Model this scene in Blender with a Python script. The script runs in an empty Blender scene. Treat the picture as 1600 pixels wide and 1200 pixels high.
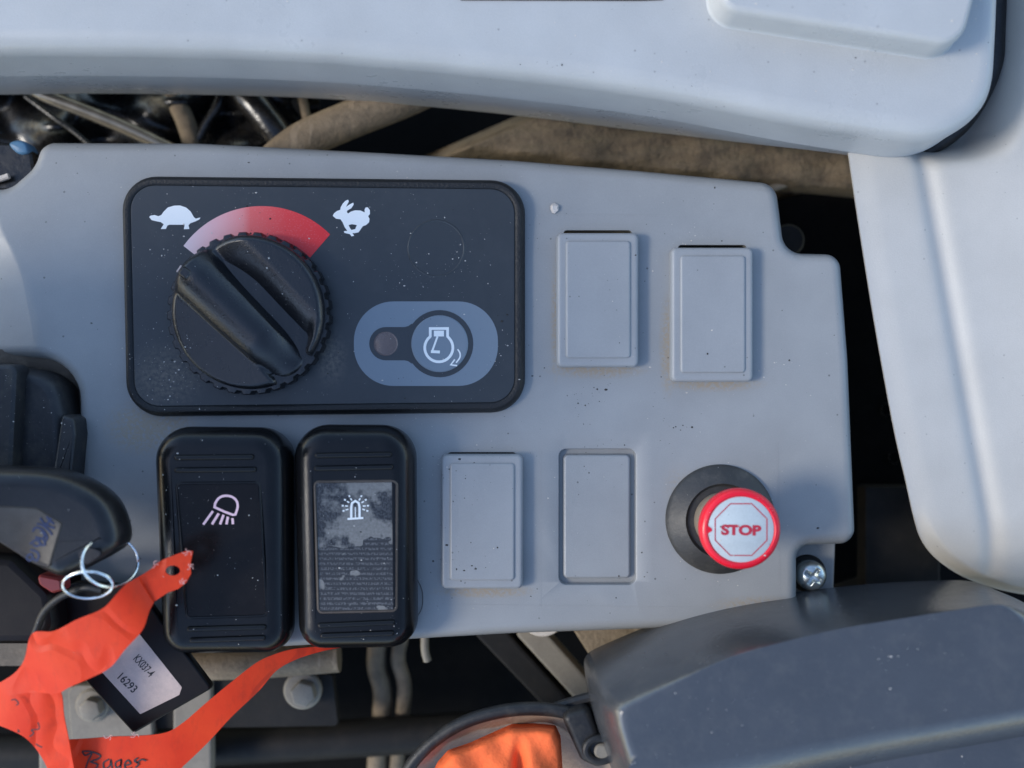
import bpy, bmesh, math, random
from mathutils import Vector, Matrix
from mathutils.geometry import intersect_line_line_2d
R = math.radians
random.seed(7)
scene = bpy.context.scene
C = scene.collection
S = 0.0002          # metres per layout unit (0.2 mm)
D = 1700.0          # height of the camera over the control panel, layout units

# ------------------------------------------------------------------ camera, sky, sun, exposure
cam = bpy.data.cameras.new('camera'); cam_o = bpy.data.objects.new('camera', cam); C.objects.link(cam_o)
cam.sensor_width = 36.0; cam.lens = 18.0 / (800.0 / D); cam.clip_start = 0.01; cam.clip_end = 50
cam_o.location = (0, 0, D * S)
cam.dof.use_dof = True; cam.dof.focus_distance = (D - 25) * S; cam.dof.aperture_fstop = 4.6
scene.camera = cam_o
SUN_AZ, SUN_EL = R(264), R(39)      # azimuth clockwise from +Y: light from the left, a little from below
world = bpy.data.worlds.new('World'); scene.world = world; world.use_nodes = True
wn = world.node_tree.nodes; wl = world.node_tree.links
sky = wn.new('ShaderNodeTexSky'); sky.sky_type = 'NISHITA'; sky.sun_disc = False
sky.sun_elevation = SUN_EL; sky.sun_rotation = SUN_AZ; sky.air_density = 1.0; sky.dust_density = 0.6; sky.ozone_density = 1.6
wl.new(sky.outputs[0], wn['Background'].inputs[0]); wn['Background'].inputs[1].default_value = 0.15
sun = bpy.data.lights.new('sun', 'SUN'); sun_o = bpy.data.objects.new('sun', sun); C.objects.link(sun_o)
sun.energy = 1.2; sun.angle = R(16); sun.color = (1.0, 0.94, 0.85)
sd = Vector((math.sin(SUN_AZ) * math.cos(SUN_EL), math.cos(SUN_AZ) * math.cos(SUN_EL), math.sin(SUN_EL)))
sun_o.rotation_euler = (-sd).to_track_quat('-Z', 'Y').to_euler(); sun_o.location = sd * 2
vs = scene.view_settings; vs.view_transform = 'Standard'; vs.look = 'None'; vs.gamma = 1; vs.use_curve_mapping = False
vs.exposure = 1.1
scene.render.engine = 'CYCLES'; scene.cycles.use_denoising = True; scene.cycles.max_bounces = 6

# ------------------------------------------------------------------ layout helpers
def W(p):                       # layout (x right, y down, z up) -> metres
    return Vector(((p[0] - 800) * S, (600 - p[1]) * S, p[2] * S))
def I(x, y, z):                 # a point read off at plane height 0 moved to its true place at height z
    k = (D - z) / D
    return (800 + (x - 800) * k, 600 + (y - 600) * k, z)
def I2(pts, z): return [I(x, y, z)[:2] for x, y in pts]

def rpoly(pts, n=8):            # [(x, y, radius)] -> rounded outline
    out = []; m = len(pts)
    for i in range(m):
        x, y, r = pts[i]; p = Vector((x, y)); a = Vector(pts[i - 1][:2]) - p; b = Vector(pts[(i + 1) % m][:2]) - p
        if r <= 0: out.append((x, y)); continue
        la, lb = a.length, b.length; a.normalize(); b.normalize()
        ang = a.angle(b)
        if ang > R(178): out.append((x, y)); continue
        t = min(r / math.tan(ang / 2), la * .49, lb * .49); rr = t * math.tan(ang / 2)
        c = p + (a + b).normalized() * (rr / math.sin(ang / 2))
        p0 = p + a * t - c; p1 = p + b * t - c
        a0 = math.atan2(p0.y, p0.x); a1 = math.atan2(p1.y, p1.x); d = (a1 - a0 + math.pi) % (2 * math.pi) - math.pi
        for k in range(n + 1):
            f = a0 + d * k / n; out.append((c.x + rr * math.cos(f), c.y + rr * math.sin(f)))
    return out
def area(o): return sum(o[i - 1][0] * o[i][1] - o[i][0] * o[i - 1][1] for i in range(len(o))) / 2
def offset(o, d):               # move an outline inwards by d
    if abs(d) < 1e-9: return list(o)
    s = 1 if area(o) > 0 else -1; n = len(o); res = []
    for i in range(n):
        p = Vector(o[i]); a = (p - Vector(o[i - 1])); b = (Vector(o[(i + 1) % n]) - p)
        if a.length < 1e-6: a = b
        if b.length < 1e-6: b = a
        a = a.normalized(); b = b.normalized()
        na = Vector((-a.y, a.x)) * s; nb = Vector((-b.y, b.x)) * s
        m = na + nb
        if m.length < 1e-4: m = na
        m = m.normalized(); k = 1 / max(.5, m.dot(na))
        res.append(tuple(p + m * d * k))
    return res
def circ(cx, cy, r, n=48, a0=0, ry=None):
    ry = ry or r
    return [(cx + r * math.cos(a0 + 2 * math.pi * i / n), cy + ry * math.sin(a0 + 2 * math.pi * i / n)) for i in range(n)]
def crom(pts, n=8, closed=False):   # smooth curve through points of any dimension
    P = [Vector(p) for p in pts]; m = len(P); out = []
    for i in range(m if closed else m - 1):
        p0 = P[i - 1] if (closed or i) else P[0]; p1 = P[i]; p2 = P[(i + 1) % m]
        p3 = P[(i + 2) % m] if (closed or i + 2 < m) else P[-1]
        for k in range(n):
            t = k / n
            out.append(.5 * (2 * p1 + (p2 - p0) * t + (2 * p0 - 5 * p1 + 4 * p2 - p3) * t * t + (3 * p1 - p0 - 3 * p2 + p3) * t ** 3))
    if not closed: out.append(P[-1])
    return [tuple(v) for v in out]

class MB:                       # collects geometry in layout units
    def __init__(s): s.v = []; s.f = []
    def add(s, v, f):
        k = len(s.v); s.v += [tuple(p) for p in v]; s.f += [tuple(i + k for i in q) for q in f]; return s
    def loft(s, rings, cap0=True, cap1=True):
        n = len(rings[0]); v = [p for r in rings for p in r]; f = []
        for j in range(len(rings) - 1):
            for i in range(n):
                f.append((j * n + i, j * n + (i + 1) % n, (j + 1) * n + (i + 1) % n, (j + 1) * n + i))
        if cap1: f.append(tuple((len(rings) - 1) * n + i for i in range(n)))
        if cap0: f.append(tuple(range(n - 1, -1, -1)))
        return s.add(v, f)
    def prof(s, outline, profile, zf=None, cap0=True, cap1=True):   # profile: [(inset, z)]
        rings = []
        for d, z in profile:
            rings.append([(x, y, z + (zf(x, y) if zf else 0)) for x, y in offset(outline, d)])
        return s.loft(rings, cap0, cap1)
    def revolve(s, cx, cy, prof, n=64):          # prof: [(r, z)] from the base up
        rings = [[(cx + r * math.cos(2 * math.pi * i / n), cy + r * math.sin(2 * math.pi * i / n), z) for i in range(n)] for r, z in prof]
        return s.loft(rings)
    def flat(s, outline, z, holes=(), zf=None):   # filled sheet, may have holes
        bm = bmesh.new(); es = []
        for lp in [outline] + list(holes):
            vv = [bm.verts.new((x, y, 0)) for x, y in lp]
            es += [bm.edges.new((vv[i - 1], vv[i])) for i in range(len(vv))]
        bmesh.ops.triangle_fill(bm, use_beauty=True, edges=es, normal=(0, 0, 1))
        def inside(c, lp):
            r_ = False
            for i in range(len(lp)):
                (xa, ya), (xb2, yb2) = lp[i - 1], lp[i]
                if (ya > c.y) != (yb2 > c.y) and c.x < (xb2 - xa) * (c.y - ya) / (yb2 - ya) + xa: r_ = not r_
            return r_
        bad = [fc for fc in bm.faces if fc.calc_area() < 1e-4 or any(inside(fc.calc_center_median(), h) for h in holes)]
        if bad: bmesh.ops.delete(bm, geom=bad, context='FACES_ONLY')
        bm.verts.index_update()
        v = [(q.co.x, q.co.y, z + (zf(q.co.x, q.co.y) if zf else 0)) for q in bm.verts]
        f = [tuple(q.index for q in fc.verts) for fc in bm.faces]; bm.free()
        return s.add(v, f)
    def slab(s, outline, z0, z1, holes=(), zf=None):
        g = zf or (lambda x, y: 0)
        s.flat(outline, z1, holes, zf); s.flat(outline, z0, holes, zf)
        for lp in [outline] + list(holes):
            n = len(lp); v = [(x, y, z0 + g(x, y)) for x, y in lp] + [(x, y, z1 + g(x, y)) for x, y in lp]
            s.add(v, [(i, (i + 1) % n, n + (i + 1) % n, n + i) for i in range(n)])
        return s
    def stroke(s, pts, w, z, h=.4, closed=False, zf=None):      # flat line with thickness
        P = [Vector(p[:2]) for p in pts]; n = len(P); L = []; Rr = []
        for i in range(n):
            a = P[i] - P[i - 1] if (i or closed) else P[1] - P[0]
            b = P[(i + 1) % n] - P[i] if (i < n - 1 or closed) else a
            a = a.normalized(); b = b.normalized(); t = (a + b)
            t = t.normalized() if t.length > 1e-4 else a
            m = Vector((-t.y, t.x)); k = min(1.6, 1 / max(.4, m.dot(Vector((-a.y, a.x)))))
            L.append(P[i] + m * w / 2 * k); Rr.append(P[i] - m * w / 2 * k)
        g = zf or (lambda x, y: 0)
        v = []
        for q in range(n):
            for p, dz in ((L[q], h), (Rr[q], h), (Rr[q], 0), (L[q], 0)): v.append((p.x, p.y, z + dz + g(p.x, p.y)))
        f = []
        for q in range(n if closed else n - 1):
            a = q * 4; b = ((q + 1) % n) * 4
            for k in range(4): f.append((a + k, b + k, b + (k + 1) % 4, a + (k + 1) % 4))
        if not closed: f += [(0, 1, 2, 3), tuple((n - 1) * 4 + k for k in (3, 2, 1, 0))]
        return s.add(v, f)
    def tube(s, pts, r, n=12, closed=False, smooth=8):
        P = [Vector(p) for p in (crom(pts, smooth, closed) if smooth else pts)]; m = len(P); rings = []
        rad = r if callable(r) else (lambda t: r)
        up = Vector((0, 0, 1)); prev = None
        for i in range(m):
            t = (P[(i + 1) % m] - P[i - 1]) if closed else (P[min(i + 1, m - 1)] - P[max(i - 1, 0)])
            t.normalize()
            if prev is None:
                u = t.cross(up)
                if u.length < .1: u = t.cross(Vector((1, 0, 0)))
            else: u = prev - t * prev.dot(t)
            u.normalize(); prev = u; w = t.cross(u); q = rad(i / (m - 1))
            rings.append([tuple(P[i] + u * q * math.cos(2 * math.pi * k / n) + w * q * math.sin(2 * math.pi * k / n)) for k in range(n)])
        if closed:
            rings.append(rings[0]); return s.loft(rings, False, False)
        return s.loft(rings)
    def box(s, x0, y0, x1, y1, z0, z1, bev=2, r=3):
        o = rpoly([(x0, y0, r), (x1, y0, r), (x1, y1, r), (x0, y1, r)], 4)
        return s.prof(o, [(0, z0), (0, z1 - bev), (bev * .3, z1 - bev * .3), (bev, z1)])
    def grid(s, fn, nu, nv):
        v = [fn(i / nu, j / nv) for j in range(nv + 1) for i in range(nu + 1)]
        f = [(j * (nu + 1) + i, j * (nu + 1) + i + 1, (j + 1) * (nu + 1) + i + 1, (j + 1) * (nu + 1) + i) for j in range(nv) for i in range(nu)]
        return s.add(v, f)
    def ribbon(s, A, B, th=2):                   # strip between two 3-D edges with thickness
        n = len(A); v = []
        for a, b in zip(A, B): v += [a, b, (b[0], b[1], b[2] - th), (a[0], a[1], a[2] - th)]
        f = []
        for i in range(n - 1):
            for k in range(4): f.append((i * 4 + k, i * 4 + 4 + k, i * 4 + 4 + (k + 1) % 4, i * 4 + (k + 1) % 4))
        f += [(0, 1, 2, 3), ((n - 1) * 4 + 3, (n - 1) * 4 + 2, (n - 1) * 4 + 1, (n - 1) * 4)]
        return s.add(v, f)

def mesh_of(mb, name, org, smooth=35):
    me = bpy.data.meshes.new(name); o = W(org)
    me.from_pydata([tuple(W(p) - o) for p in mb.v], [], mb.f)
    bm = bmesh.new(); bm.from_mesh(me); bmesh.ops.remove_doubles(bm, verts=bm.verts, dist=1e-7)
    bmesh.ops.recalc_face_normals(bm, faces=bm.faces); bm.to_mesh(me); bm.free()
    for p in me.polygons: p.use_smooth = True
    me.set_sharp_from_angle(angle=R(smooth)); me.update()
    return me
ORG = {}
def tag(o, label, cat, group=None):
    o['label'] = label; o['category'] = cat
    if group: o['group'] = group
    return o
def thing(name, label, cat, at, group=None):
    o = bpy.data.objects.new(name, None); C.objects.link(o); o.empty_display_size = .005; o.location = W(at); ORG[o.name] = at
    return tag(o, label, cat, group)
def part(name, mb, mat, parent, label=None, smooth=35, kind=None):
    at = ORG[parent.name]; o = bpy.data.objects.new(name, mesh_of(mb, name, at, smooth)); C.objects.link(o); o.parent = parent
    o.data.materials.append(M[mat]); ORG[o.name] = at
    if label: o['label'] = label
    if kind: o['kind'] = kind
    return o
def solo(name, mb, mat, at, label=None, cat=None, group=None, kind=None, smooth=35):
    o = bpy.data.objects.new(name, mesh_of(mb, name, at, smooth)); C.objects.link(o); o.location = W(at); ORG[o.name] = at
    o.data.materials.append(M[mat])
    if label: o['label'] = label
    if cat: o['category'] = cat
    if group: o['group'] = group
    if kind: o['kind'] = kind
    return o
def copy_tree(o, shift, parent=None):
    c = o.copy(); C.objects.link(c); c.parent = parent
    if parent is None: c.location = o.location + Vector((shift[0] * S, -shift[1] * S, shift[2] * S))
    for ch in [q for q in bpy.data.objects if q.parent == o]: copy_tree(ch, shift, c)
    return c

def text_mb(body, origin, ang, width, height, z, bold=0.0, zf=None, th=.3):
    """writing laid flat; origin = left end of the baseline (layout), ang = reading direction turned clockwise"""
    cu = bpy.data.curves.new('txt', 'FONT'); cu.body = body; cu.size = 1; cu.offset = bold
    ob = bpy.data.objects.new('txt', cu); C.objects.link(ob); bpy.context.view_layer.update()
    me = bpy.data.meshes.new_from_object(ob.evaluated_get(bpy.context.evaluated_depsgraph_get()))
    xs = [v.co.x for v in me.vertices]; ys = [v.co.y for v in me.vertices]
    x0, x1, y0, y1 = min(xs), max(xs), min(ys), max(ys); ca, sa = math.cos(ang), math.sin(ang)
    V = []
    for v in me.vertices:
        a = (v.co.x - x0) / (x1 - x0) * width; b = (v.co.y - y0) / (y1 - y0) * height
        x = origin[0] + a * ca + b * sa; y = origin[1] + a * sa - b * ca
        V.append((x, y, z + th + (zf(x, y) if zf else 0)))
    F = [tuple(p.vertices) for p in me.polygons]
    bpy.data.objects.remove(ob); bpy.data.curves.remove(cu); bpy.data.meshes.remove(me)
    return MB().add(V, F)

# ------------------------------------------------------------------ materials
M = {}
class NT:
    def __init__(s, name):
        m = bpy.data.materials.new(name); m.use_nodes = True; s.m = m; s.n = m.node_tree.nodes; s.l = m.node_tree.links
        s.b = s.n['Principled BSDF']; s.geo = s.n.new('ShaderNodeNewGeometry')
    def mp(s, scale, stretch=(1, 1, 1)):
        q = s.n.new('ShaderNodeMapping'); q.inputs['Scale'].default_value = (scale * stretch[0], scale * stretch[1], scale * stretch[2])
        s.l.new(s.geo.outputs['Position'], q.inputs[0]); return q.outputs[0]
    def noise(s, scale, detail=3, rough=.55, stretch=(1, 1, 1)):
        q = s.n.new('ShaderNodeTexNoise'); q.inputs['Scale'].default_value = 1; q.inputs['Detail'].default_value = detail; q.inputs['Roughness'].default_value = rough
        s.l.new(s.mp(scale, stretch), q.inputs['Vector']); return q.outputs['Fac']
    def voro(s, scale, feature='F1', stretch=(1, 1, 1)):
        q = s.n.new('ShaderNodeTexVoronoi'); q.feature = feature; q.inputs['Scale'].default_value = 1
        s.l.new(s.mp(scale, stretch), q.inputs['Vector']); return q
    def ramp(s, fac, stops, interp='LINEAR'):
        q = s.n.new('ShaderNodeValToRGB'); e = q.color_ramp.elements; q.color_ramp.interpolation = interp
        while len(e) < len(stops): e.new(.5)
        for el, (p, c) in zip(e, stops):
            el.position = p; el.color = (c, c, c, 1) if not isinstance(c, tuple) else (*c, 1)
        s.l.new(fac, q.inputs[0]); return q.outputs[0]
    def math(s, op, a, b=None, clamp=False):
        q = s.n.new('ShaderNodeMath'); q.operation = op; q.use_clamp = clamp
        for i, v in enumerate((a, b)):
            if v is None: continue
            if isinstance(v, (int, float)): q.inputs[i].default_value = v
            else: s.l.new(v, q.inputs[i])
        return q.outputs[0]
    def mix(s, fac, a, b):
        q = s.n.new('ShaderNodeMix'); q.data_type = 'RGBA'
        for sock, v in ((q.inputs[0], fac), (q.inputs[6], a), (q.inputs[7], b)):
            if isinstance(v, (int, float)): sock.default_value = v
            elif isinstance(v, tuple): sock.default_value = (*v, 1)
            else: s.l.new(v, sock)
        return q.outputs[2]
    def dots(s, scale, size, share):              # scattered little specks, 0..1
        v = s.voro(scale); sep = s.n.new('ShaderNodeSeparateColor'); s.l.new(v.outputs['Color'], sep.inputs[0])
        lim = s.math('MULTIPLY', s.math('GREATER_THAN', sep.outputs[0], 1 - share), s.math('MULTIPLY', sep.outputs[1], size))
        return s.math('LESS_THAN', v.outputs['Distance'], lim)
    def blob(s, x, y, rx, ry=None, z=0):          # soft patch round a layout position
        ry = ry or rx; p = W((x, y, z))
        q = s.n.new('ShaderNodeVectorMath'); q.operation = 'SUBTRACT'; q.inputs[1].default_value = p; s.l.new(s.geo.outputs['Position'], q.inputs[0])
        k = s.n.new('ShaderNodeVectorMath'); k.operation = 'MULTIPLY'; k.inputs[1].default_value = (1 / (rx * S), 1 / (ry * S), 0); s.l.new(q.outputs[0], k.inputs[0])
        l = s.n.new('ShaderNodeVectorMath'); l.operation = 'LENGTH'; s.l.new(k.outputs[0], l.inputs[0])
        return s.math('SUBTRACT', 1, l.outputs['Value'], True)
    def col(s, v):
        if isinstance(v, tuple): s.b.inputs['Base Color'].default_value = (*v, 1)
        else: s.l.new(v, s.b.inputs['Base Color'])
    def rough(s, v):
        if isinstance(v, (int, float)): s.b.inputs['Roughness'].default_value = v
        else: s.l.new(v, s.b.inputs['Roughness'])
    def bump(s, h, dist, strength=1.0):
        q = s.n.new('ShaderNodeBump'); q.inputs['Strength'].default_value = strength; q.inputs['Distance'].default_value = dist
        s.l.new(h, q.inputs['Height']); s.l.new(q.outputs[0], s.b.inputs['Normal'])
    def done(s, name): M[name] = s.m

def plastic(name, base, rough=.45, grain=1400, gd=.00004, mott=.12, dust=0.0, dustcol=(.5, .45, .38), pale=.0, dark=.0, spec=.5, stains=(), streak=0, smear=0):
    t = NT(name); t.b.inputs['Specular IOR Level'].default_value = spec
    n1 = t.noise(45, 4); lo = tuple(c * (1 - mott) for c in base); hi = tuple(min(1, c * (1 + mott)) for c in base)
    c = t.mix(t.math('ADD', t.math('MULTIPLY', t.ramp(n1, [(.3, 0), (.7, 1)]), .6), t.math('MULTIPLY', t.ramp(t.noise(2300, 3, .7), [(.3, 0), (.7, 1)]), .4)), lo, hi)
    if dust:
        c = t.mix(t.math('MULTIPLY', t.ramp(t.noise(160, 6, .7), [(.48, 0), (.78, 1)]), dust), c, dustcol)
    for (x, y, rx, ry, k) in stains:
        m = t.math('MULTIPLY', t.math('MULTIPLY', t.blob(x, y, rx, ry), k), t.ramp(t.noise(900, 4, .7), [(.38, 0), (.62, 1)]), True)
        c = t.mix(m, c, (.30, .25, .185))
    if streak:
        sc = t.noise(260, 2, .6, (1, .03, 1)); c = t.mix(t.math('MULTIPLY', t.ramp(sc, [(.63, 0), (.7, 1)]), streak), c, tuple(min(1, q * 1.5 + .03) for q in base))
    if pale: c = t.mix(t.math('MULTIPLY', t.dots(620, .09, .35), pale), c, (.48, .45, .41))
    if dark: c = t.mix(t.math('MULTIPLY', t.dots(330, .12, .45), dark), c, (.03, .028, .025))
    t.col(c)
    rg = t.math('ADD', t.math('MULTIPLY', t.noise(300, 4), .18), rough - .09)
    if smear:                                     # wiped and handled patches: only the gloss differs
        rg = t.math('ADD', rg, t.math('MULTIPLY', t.math('SUBTRACT', t.noise(28, 5, .6, (1, .6, 1)), .5), smear))
    t.rough(rg)
    t.bump(t.noise(grain, 3, .6), gd)
    t.done(name)

panel_stains = [(225, 668, 70, 50, 2.2), (255, 660, 60, 25, 2), (1044, 540, 16, 90, 2.2), (934, 578, 90, 16, 2), (1115, 600, 90, 14, 2),
                (868, 500, 9, 110, 1.6), (755, 924, 90, 12, 2.2), (1190, 945, 90, 16, 1.6), (1060, 760, 30, 40, .6), (520, 500, 40, 60, .8), (460, 640, 200, 14, 1.5)]
plastic('panel_grey', (.272, .275, .267), .38, 2600, .00004, .10, pale=.6, dark=.6, dust=.10, dustcol=(.40, .385, .36), stains=panel_stains, smear=.5)
plastic('cover_grey', (.40, .404, .392), .34, 2200, .00006, .09, pale=.5, dark=.35, dust=.08, smear=.5)
plastic('side_grey', (.445, .428, .39), .44, 2200, .00006, .08, pale=.15, dark=.25, dust=.12, dustcol=(.40, .37, .32), smear=.4)
plastic('blank_grey', (.278, .282, .278), .38, 2600, .00004, .09, pale=.5, dark=.5, dust=.10, dustcol=(.40, .385, .36), smear=.5)
plastic('bezel_black', (.010, .010, .010), .5, 1300, .00025, .2, pale=.3, spec=.4)
plastic('faceplate', (.033, .037, .040), .33, 3000, .00001, .06, pale=.9, dust=.12, dustcol=(.10, .10, .10), spec=.45, stains=[(265, 590, 70, 60, .35), (520, 560, 30, 50, .35)])
plastic('knob_black', (.008, .008, .009), .25, 1700, .00009, .2, pale=.35, dust=.08, dustcol=(.05, .045, .04), spec=.6)
plastic('switch_black', (.006, .006, .0065), .21, 2400, .00004, .15, pale=.4, dust=.06, dustcol=(.06, .05, .045), spec=.3)
plastic('switch_window', (.007, .0055, .0055), .25, 3000, .00001, .1, pale=.6, dust=.15, dustcol=(.035, .03, .027), spec=.2)
plastic('pad_blue_grey', (.17, .205, .235), .36, 3000, .00001, .04, pale=.5, dark=.3)
plastic('pad_dark', (.033, .037, .041), .35, 3000, .00001, .04, pale=.4)
plastic('pod_black', (.046, .049, .054), .22, 900, .00010, .14, pale=.15, dust=.35, dustcol=(.10, .097, .09), spec=1.0, smear=.18)
plastic('rubber_black', (.012, .012, .0125), .5, 700, .00008, .25, pale=.4, dust=.5, dustcol=(.08, .07, .055), spec=.4)
plastic('boot_black', (.018, .018, .019), .45, 700, .00008, .2, pale=.5, dust=.4, dustcol=(.11, .095, .07), streak=.4)
plastic('key_black', (.010, .0095, .010), .32, 1200, .00006, .2, dust=.25, dustcol=(.05, .045, .04))
plastic('key_plate', (.062, .046, .033), .4, 1200, .00003, .25, dust=.5, dustcol=(.12, .10, .08))
plastic('fob_black', (.005, .003, .0033), .4, 1200, .00002, .2, spec=.22)
plastic('maroon', (.22, .03, .03), .3, 1200, .00002, .1)
plastic('white_print', (.80, .80, .76), .45, 2500, .00001, .03, dark=.2)
plastic('pink_print', (.95, .60, .60), .45, 2500, .00001, .03)
plastic('red_cap', (.70, .006, .022), .30, 2500, .00001, .06, dark=.25, dust=.1, dustcol=(.45, .05, .06))
plastic('red_print', (.42, .02, .04), .5, 2500, .00001, .04)
plastic('sticker_white', (.45, .49, .485), .55, 1500, .00003, .14, dark=.3, dust=.4, dustcol=(.33, .36, .36))
plastic('label_white', (.54, .42, .37), .5, 1500, .00004, .12, dust=.5, dustcol=(.26, .22, .21))
plastic('ink_black', (.015, .013, .016), .5, 1500, .00001, .1)
plastic('ink_blue', (.03, .045, .11), .5, 1500, .00001, .2)
t = NT('strap_orange'); t.b.inputs['Specular IOR Level'].default_value = .3
c = t.mix(t.ramp(t.noise(55, 4, .6), [(.3, 0), (.7, 1)]), (.78, .040, .009), (.90, .070, .014))
c = t.mix(t.math('MULTIPLY', t.ramp(t.noise(420, 5, .7, (1, .4, 1)), [(.52, 0), (.75, 1)]), .35), c, (.45, .035, .016)); t.col(c); t.rough(.5)
cre = t.math('ABSOLUTE', t.math('SUBTRACT', t.noise(38, 2, .4, (1, .7, 1)), .5))
t.bump(t.math('ADD', t.math('MULTIPLY', t.ramp(cre, [(0, 0), (.035, 1)]), .6), t.math('MULTIPLY', t.noise(900, 2), .06)), .0009, .7)
tr = t.n.new('ShaderNodeBsdfTranslucent'); t.l.new(c, tr.inputs[0]); mx = t.n.new('ShaderNodeMixShader'); mx.inputs[0].default_value = .22
t.l.new(t.b.outputs[0], mx.inputs[1]); t.l.new(tr.outputs[0], mx.inputs[2])
t.l.new(mx.outputs[0], [q for q in t.n if q.type == 'OUTPUT_MATERIAL'][0].inputs[0]); t.done('strap_orange')
plastic('cloth_orange', (.84, .15, .045), .8, 400, .0005, .12, dust=.25, dustcol=(.55, .10, .04), spec=.15)
plastic('paper_edge', (.75, .42, .36), .8, 1500, .00003, .1)
plastic('dirty_rubber', (.155, .12, .08), .85, 260, .0012, .5, dust=1.0, dustcol=(.06, .05, .04), pale=.3, spec=.2)
plastic('dusty_hose', (.20, .155, .105), .8, 380, .0006, .4, dust=1.0, dustcol=(.09, .075, .055), spec=.25, streak=.4)
plastic('dusty_steel', (.21, .185, .145), .6, 600, .0001, .2, dust=.6, dustcol=(.12, .10, .08))
plastic('dark_metal', (.009, .0085, .008), .6, 500, .0001, .3, dust=.5, dustcol=(.028, .023, .018), spec=.25)
plastic('gloss_black', (.007, .007, .0075), .27, 300, .0002, .3, dust=.35, dustcol=(.07, .06, .045))
plastic('deck_black', (.004, .0038, .0036), .9, 300, .0003, .3, dust=.4, dustcol=(.010, .009, .007), spec=.1)
plastic('collar_tan', (.20, .155, .11), .6, 900, .0001, .25, dust=.6, dustcol=(.06, .05, .04))
plastic('boot_lining', (.30, .23, .17), .8, 400, .0003, .3, dust=.8, dustcol=(.14, .1, .08))
plastic('indicator_brown', (.13, .095, .085), .25, 1500, .00002, .2, pale=.5)
plastic('blue_tape', (.07, .17, .28), .5, 900, .00006, .3, dust=.5, dustcol=(.03, .06, .12))
plastic('crumb', (.55, .50, .44), .85, 2500, .0001, .1)
plastic('grit', (.03, .027, .023), .9, 2500, .0001, .1)
plastic('pocket_tan', (.12, .098, .075), .75, 900, .00015, .3, dust=1, dustcol=(.24, .19, .14))
t = NT('zinc'); t.b.inputs['Metallic'].default_value = .9; t.col(t.mix(t.noise(400, 4), (.42, .47, .47), (.62, .66, .63))); t.rough(.26); t.bump(t.noise(1500), .00004); t.done('zinc')
t = NT('ring_steel'); t.b.inputs['Metallic'].default_value = 1; t.col((.78, .80, .80)); t.rough(.22); t.bump(t.noise(1500), .00001); t.done('ring_steel')
t = NT('rod_steel'); t.b.inputs['Metallic'].default_value = .5; t.col(t.mix(t.noise(200, 4), (.10, .095, .08), (.34, .31, .26))); t.rough(.2); t.done('rod_steel')
# printed red wedge: pale at the slow end, red at the fast end, with a print screen
t = NT('speed_wedge'); sep = t.n.new('ShaderNodeSeparateXYZ'); t.l.new(t.geo.outputs['Position'], sep.inputs[0])
fx = t.math('DIVIDE', t.math('SUBTRACT', sep.outputs[0], (292 - 800) * S), 230 * S)
c = t.ramp(fx, [(.0, (.70, .56, .56)), (.22, (.74, .40, .40)), (.40, (.74, .24, .23)), (.45, (.72, .12, .11)), (.7, (.72, .04, .04)), (1, (.70, .015, .018))])
c = t.mix(t.math('MULTIPLY', t.dots(2400, .45, .9), .08), c, (.75, .6, .62)); t.col(c); t.rough(.42); t.done('speed_wedge')
# clear switch window over a label that has peeled and silvered
t = NT('peeled_label')
a = t.ramp(t.noise(105, 4, .6), [(.47, 0), (.55, 1)]); b = t.ramp(t.noise(2300, 3, .6, (1, .6, 1)), [(.44, 0), (.56, 1)])
sep = t.n.new('ShaderNodeSeparateXYZ'); t.l.new(t.geo.outputs['Position'], sep.inputs[0])
low = t.math('LESS_THAN', t.math('ADD', sep.outputs[1], t.math('MULTIPLY', t.noise(120, 2), .012)), (600 - 838) * S + .006)
lines = t.math('MULTIPLY', t.math('ADD', t.math('SINE', t.math('MULTIPLY', t.math('ADD', sep.outputs[1], t.math('MULTIPLY', t.noise(220, 4), .0003)), 2 * math.pi / .00150)), 1), .5)
dk = t.mix(t.math('MULTIPLY', b, .6), (.018, .018, .019), (.08, .08, .083))
txt = t.mix(t.math('MULTIPLY', t.math('MULTIPLY', b, t.ramp(lines, [(.25, 0), (.7, 1)])), 1.0), (.030, .029, .029), (.095, .093, .093))
lt = t.mix(t.noise(1300, 6, .75), (.05, .05, .045), (.30, .285, .26))
c = t.mix(low, t.mix(a, dk, lt), t.mix(t.ramp(t.noise(190, 2, .4), [(.64, 0), (.67, 1)]), txt, lt))
t.col(c); t.rough(.22); t.bump(t.noise(1200), .00004); t.done('peeled_label')

def SM(a, b, x):
    t_ = max(0, min(1, (x - a) / (b - a))) if a != b else 0
    return t_ * t_ * (3 - 2 * t_)

# ------------------------------------------------------------------ the setting: the machine deck far below
solo('machine_deck', MB().slab([(-900, -900), (2500, -900), (2500, 2100), (-900, 2100)], -520, -480), 'deck_black', (800, 600, -520), kind='structure')

# ------------------------------------------------------------------ unseen padded block, added to cast shade over the left of the panel
plastic('blocker_black', (.03, .03, .032), .55, 900, .00012, .2, dust=.3, dustcol=(.08, .07, .06))
def pad_box(x0, y0, x1, y1, z0, z1, r):
    o_ = rpoly([(x0, y0, r), (x1, y0, r), (x1, y1, r), (x0, y1, r)], 8)
    return MB().prof(o_, [(r * .4, z0), (0, z0 + r * .5), (0, z1 - r * .6), (r * .15, z1 - r * .25), (r * .45, z1 - r * .05), (r * .7, z1)])
blocker = thing('shade_block', 'black padded block on a post out of view at left, added to shade the panel', 'shade_block', (-485, 645, -480))
part('pad', pad_box(-640, 420, -340, 920, 330, 1080, 110), 'blocker_black', blocker)
part('post', pad_box(-530, 600, -440, 690, -480, 370, 30), 'blocker_black', blocker)

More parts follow.
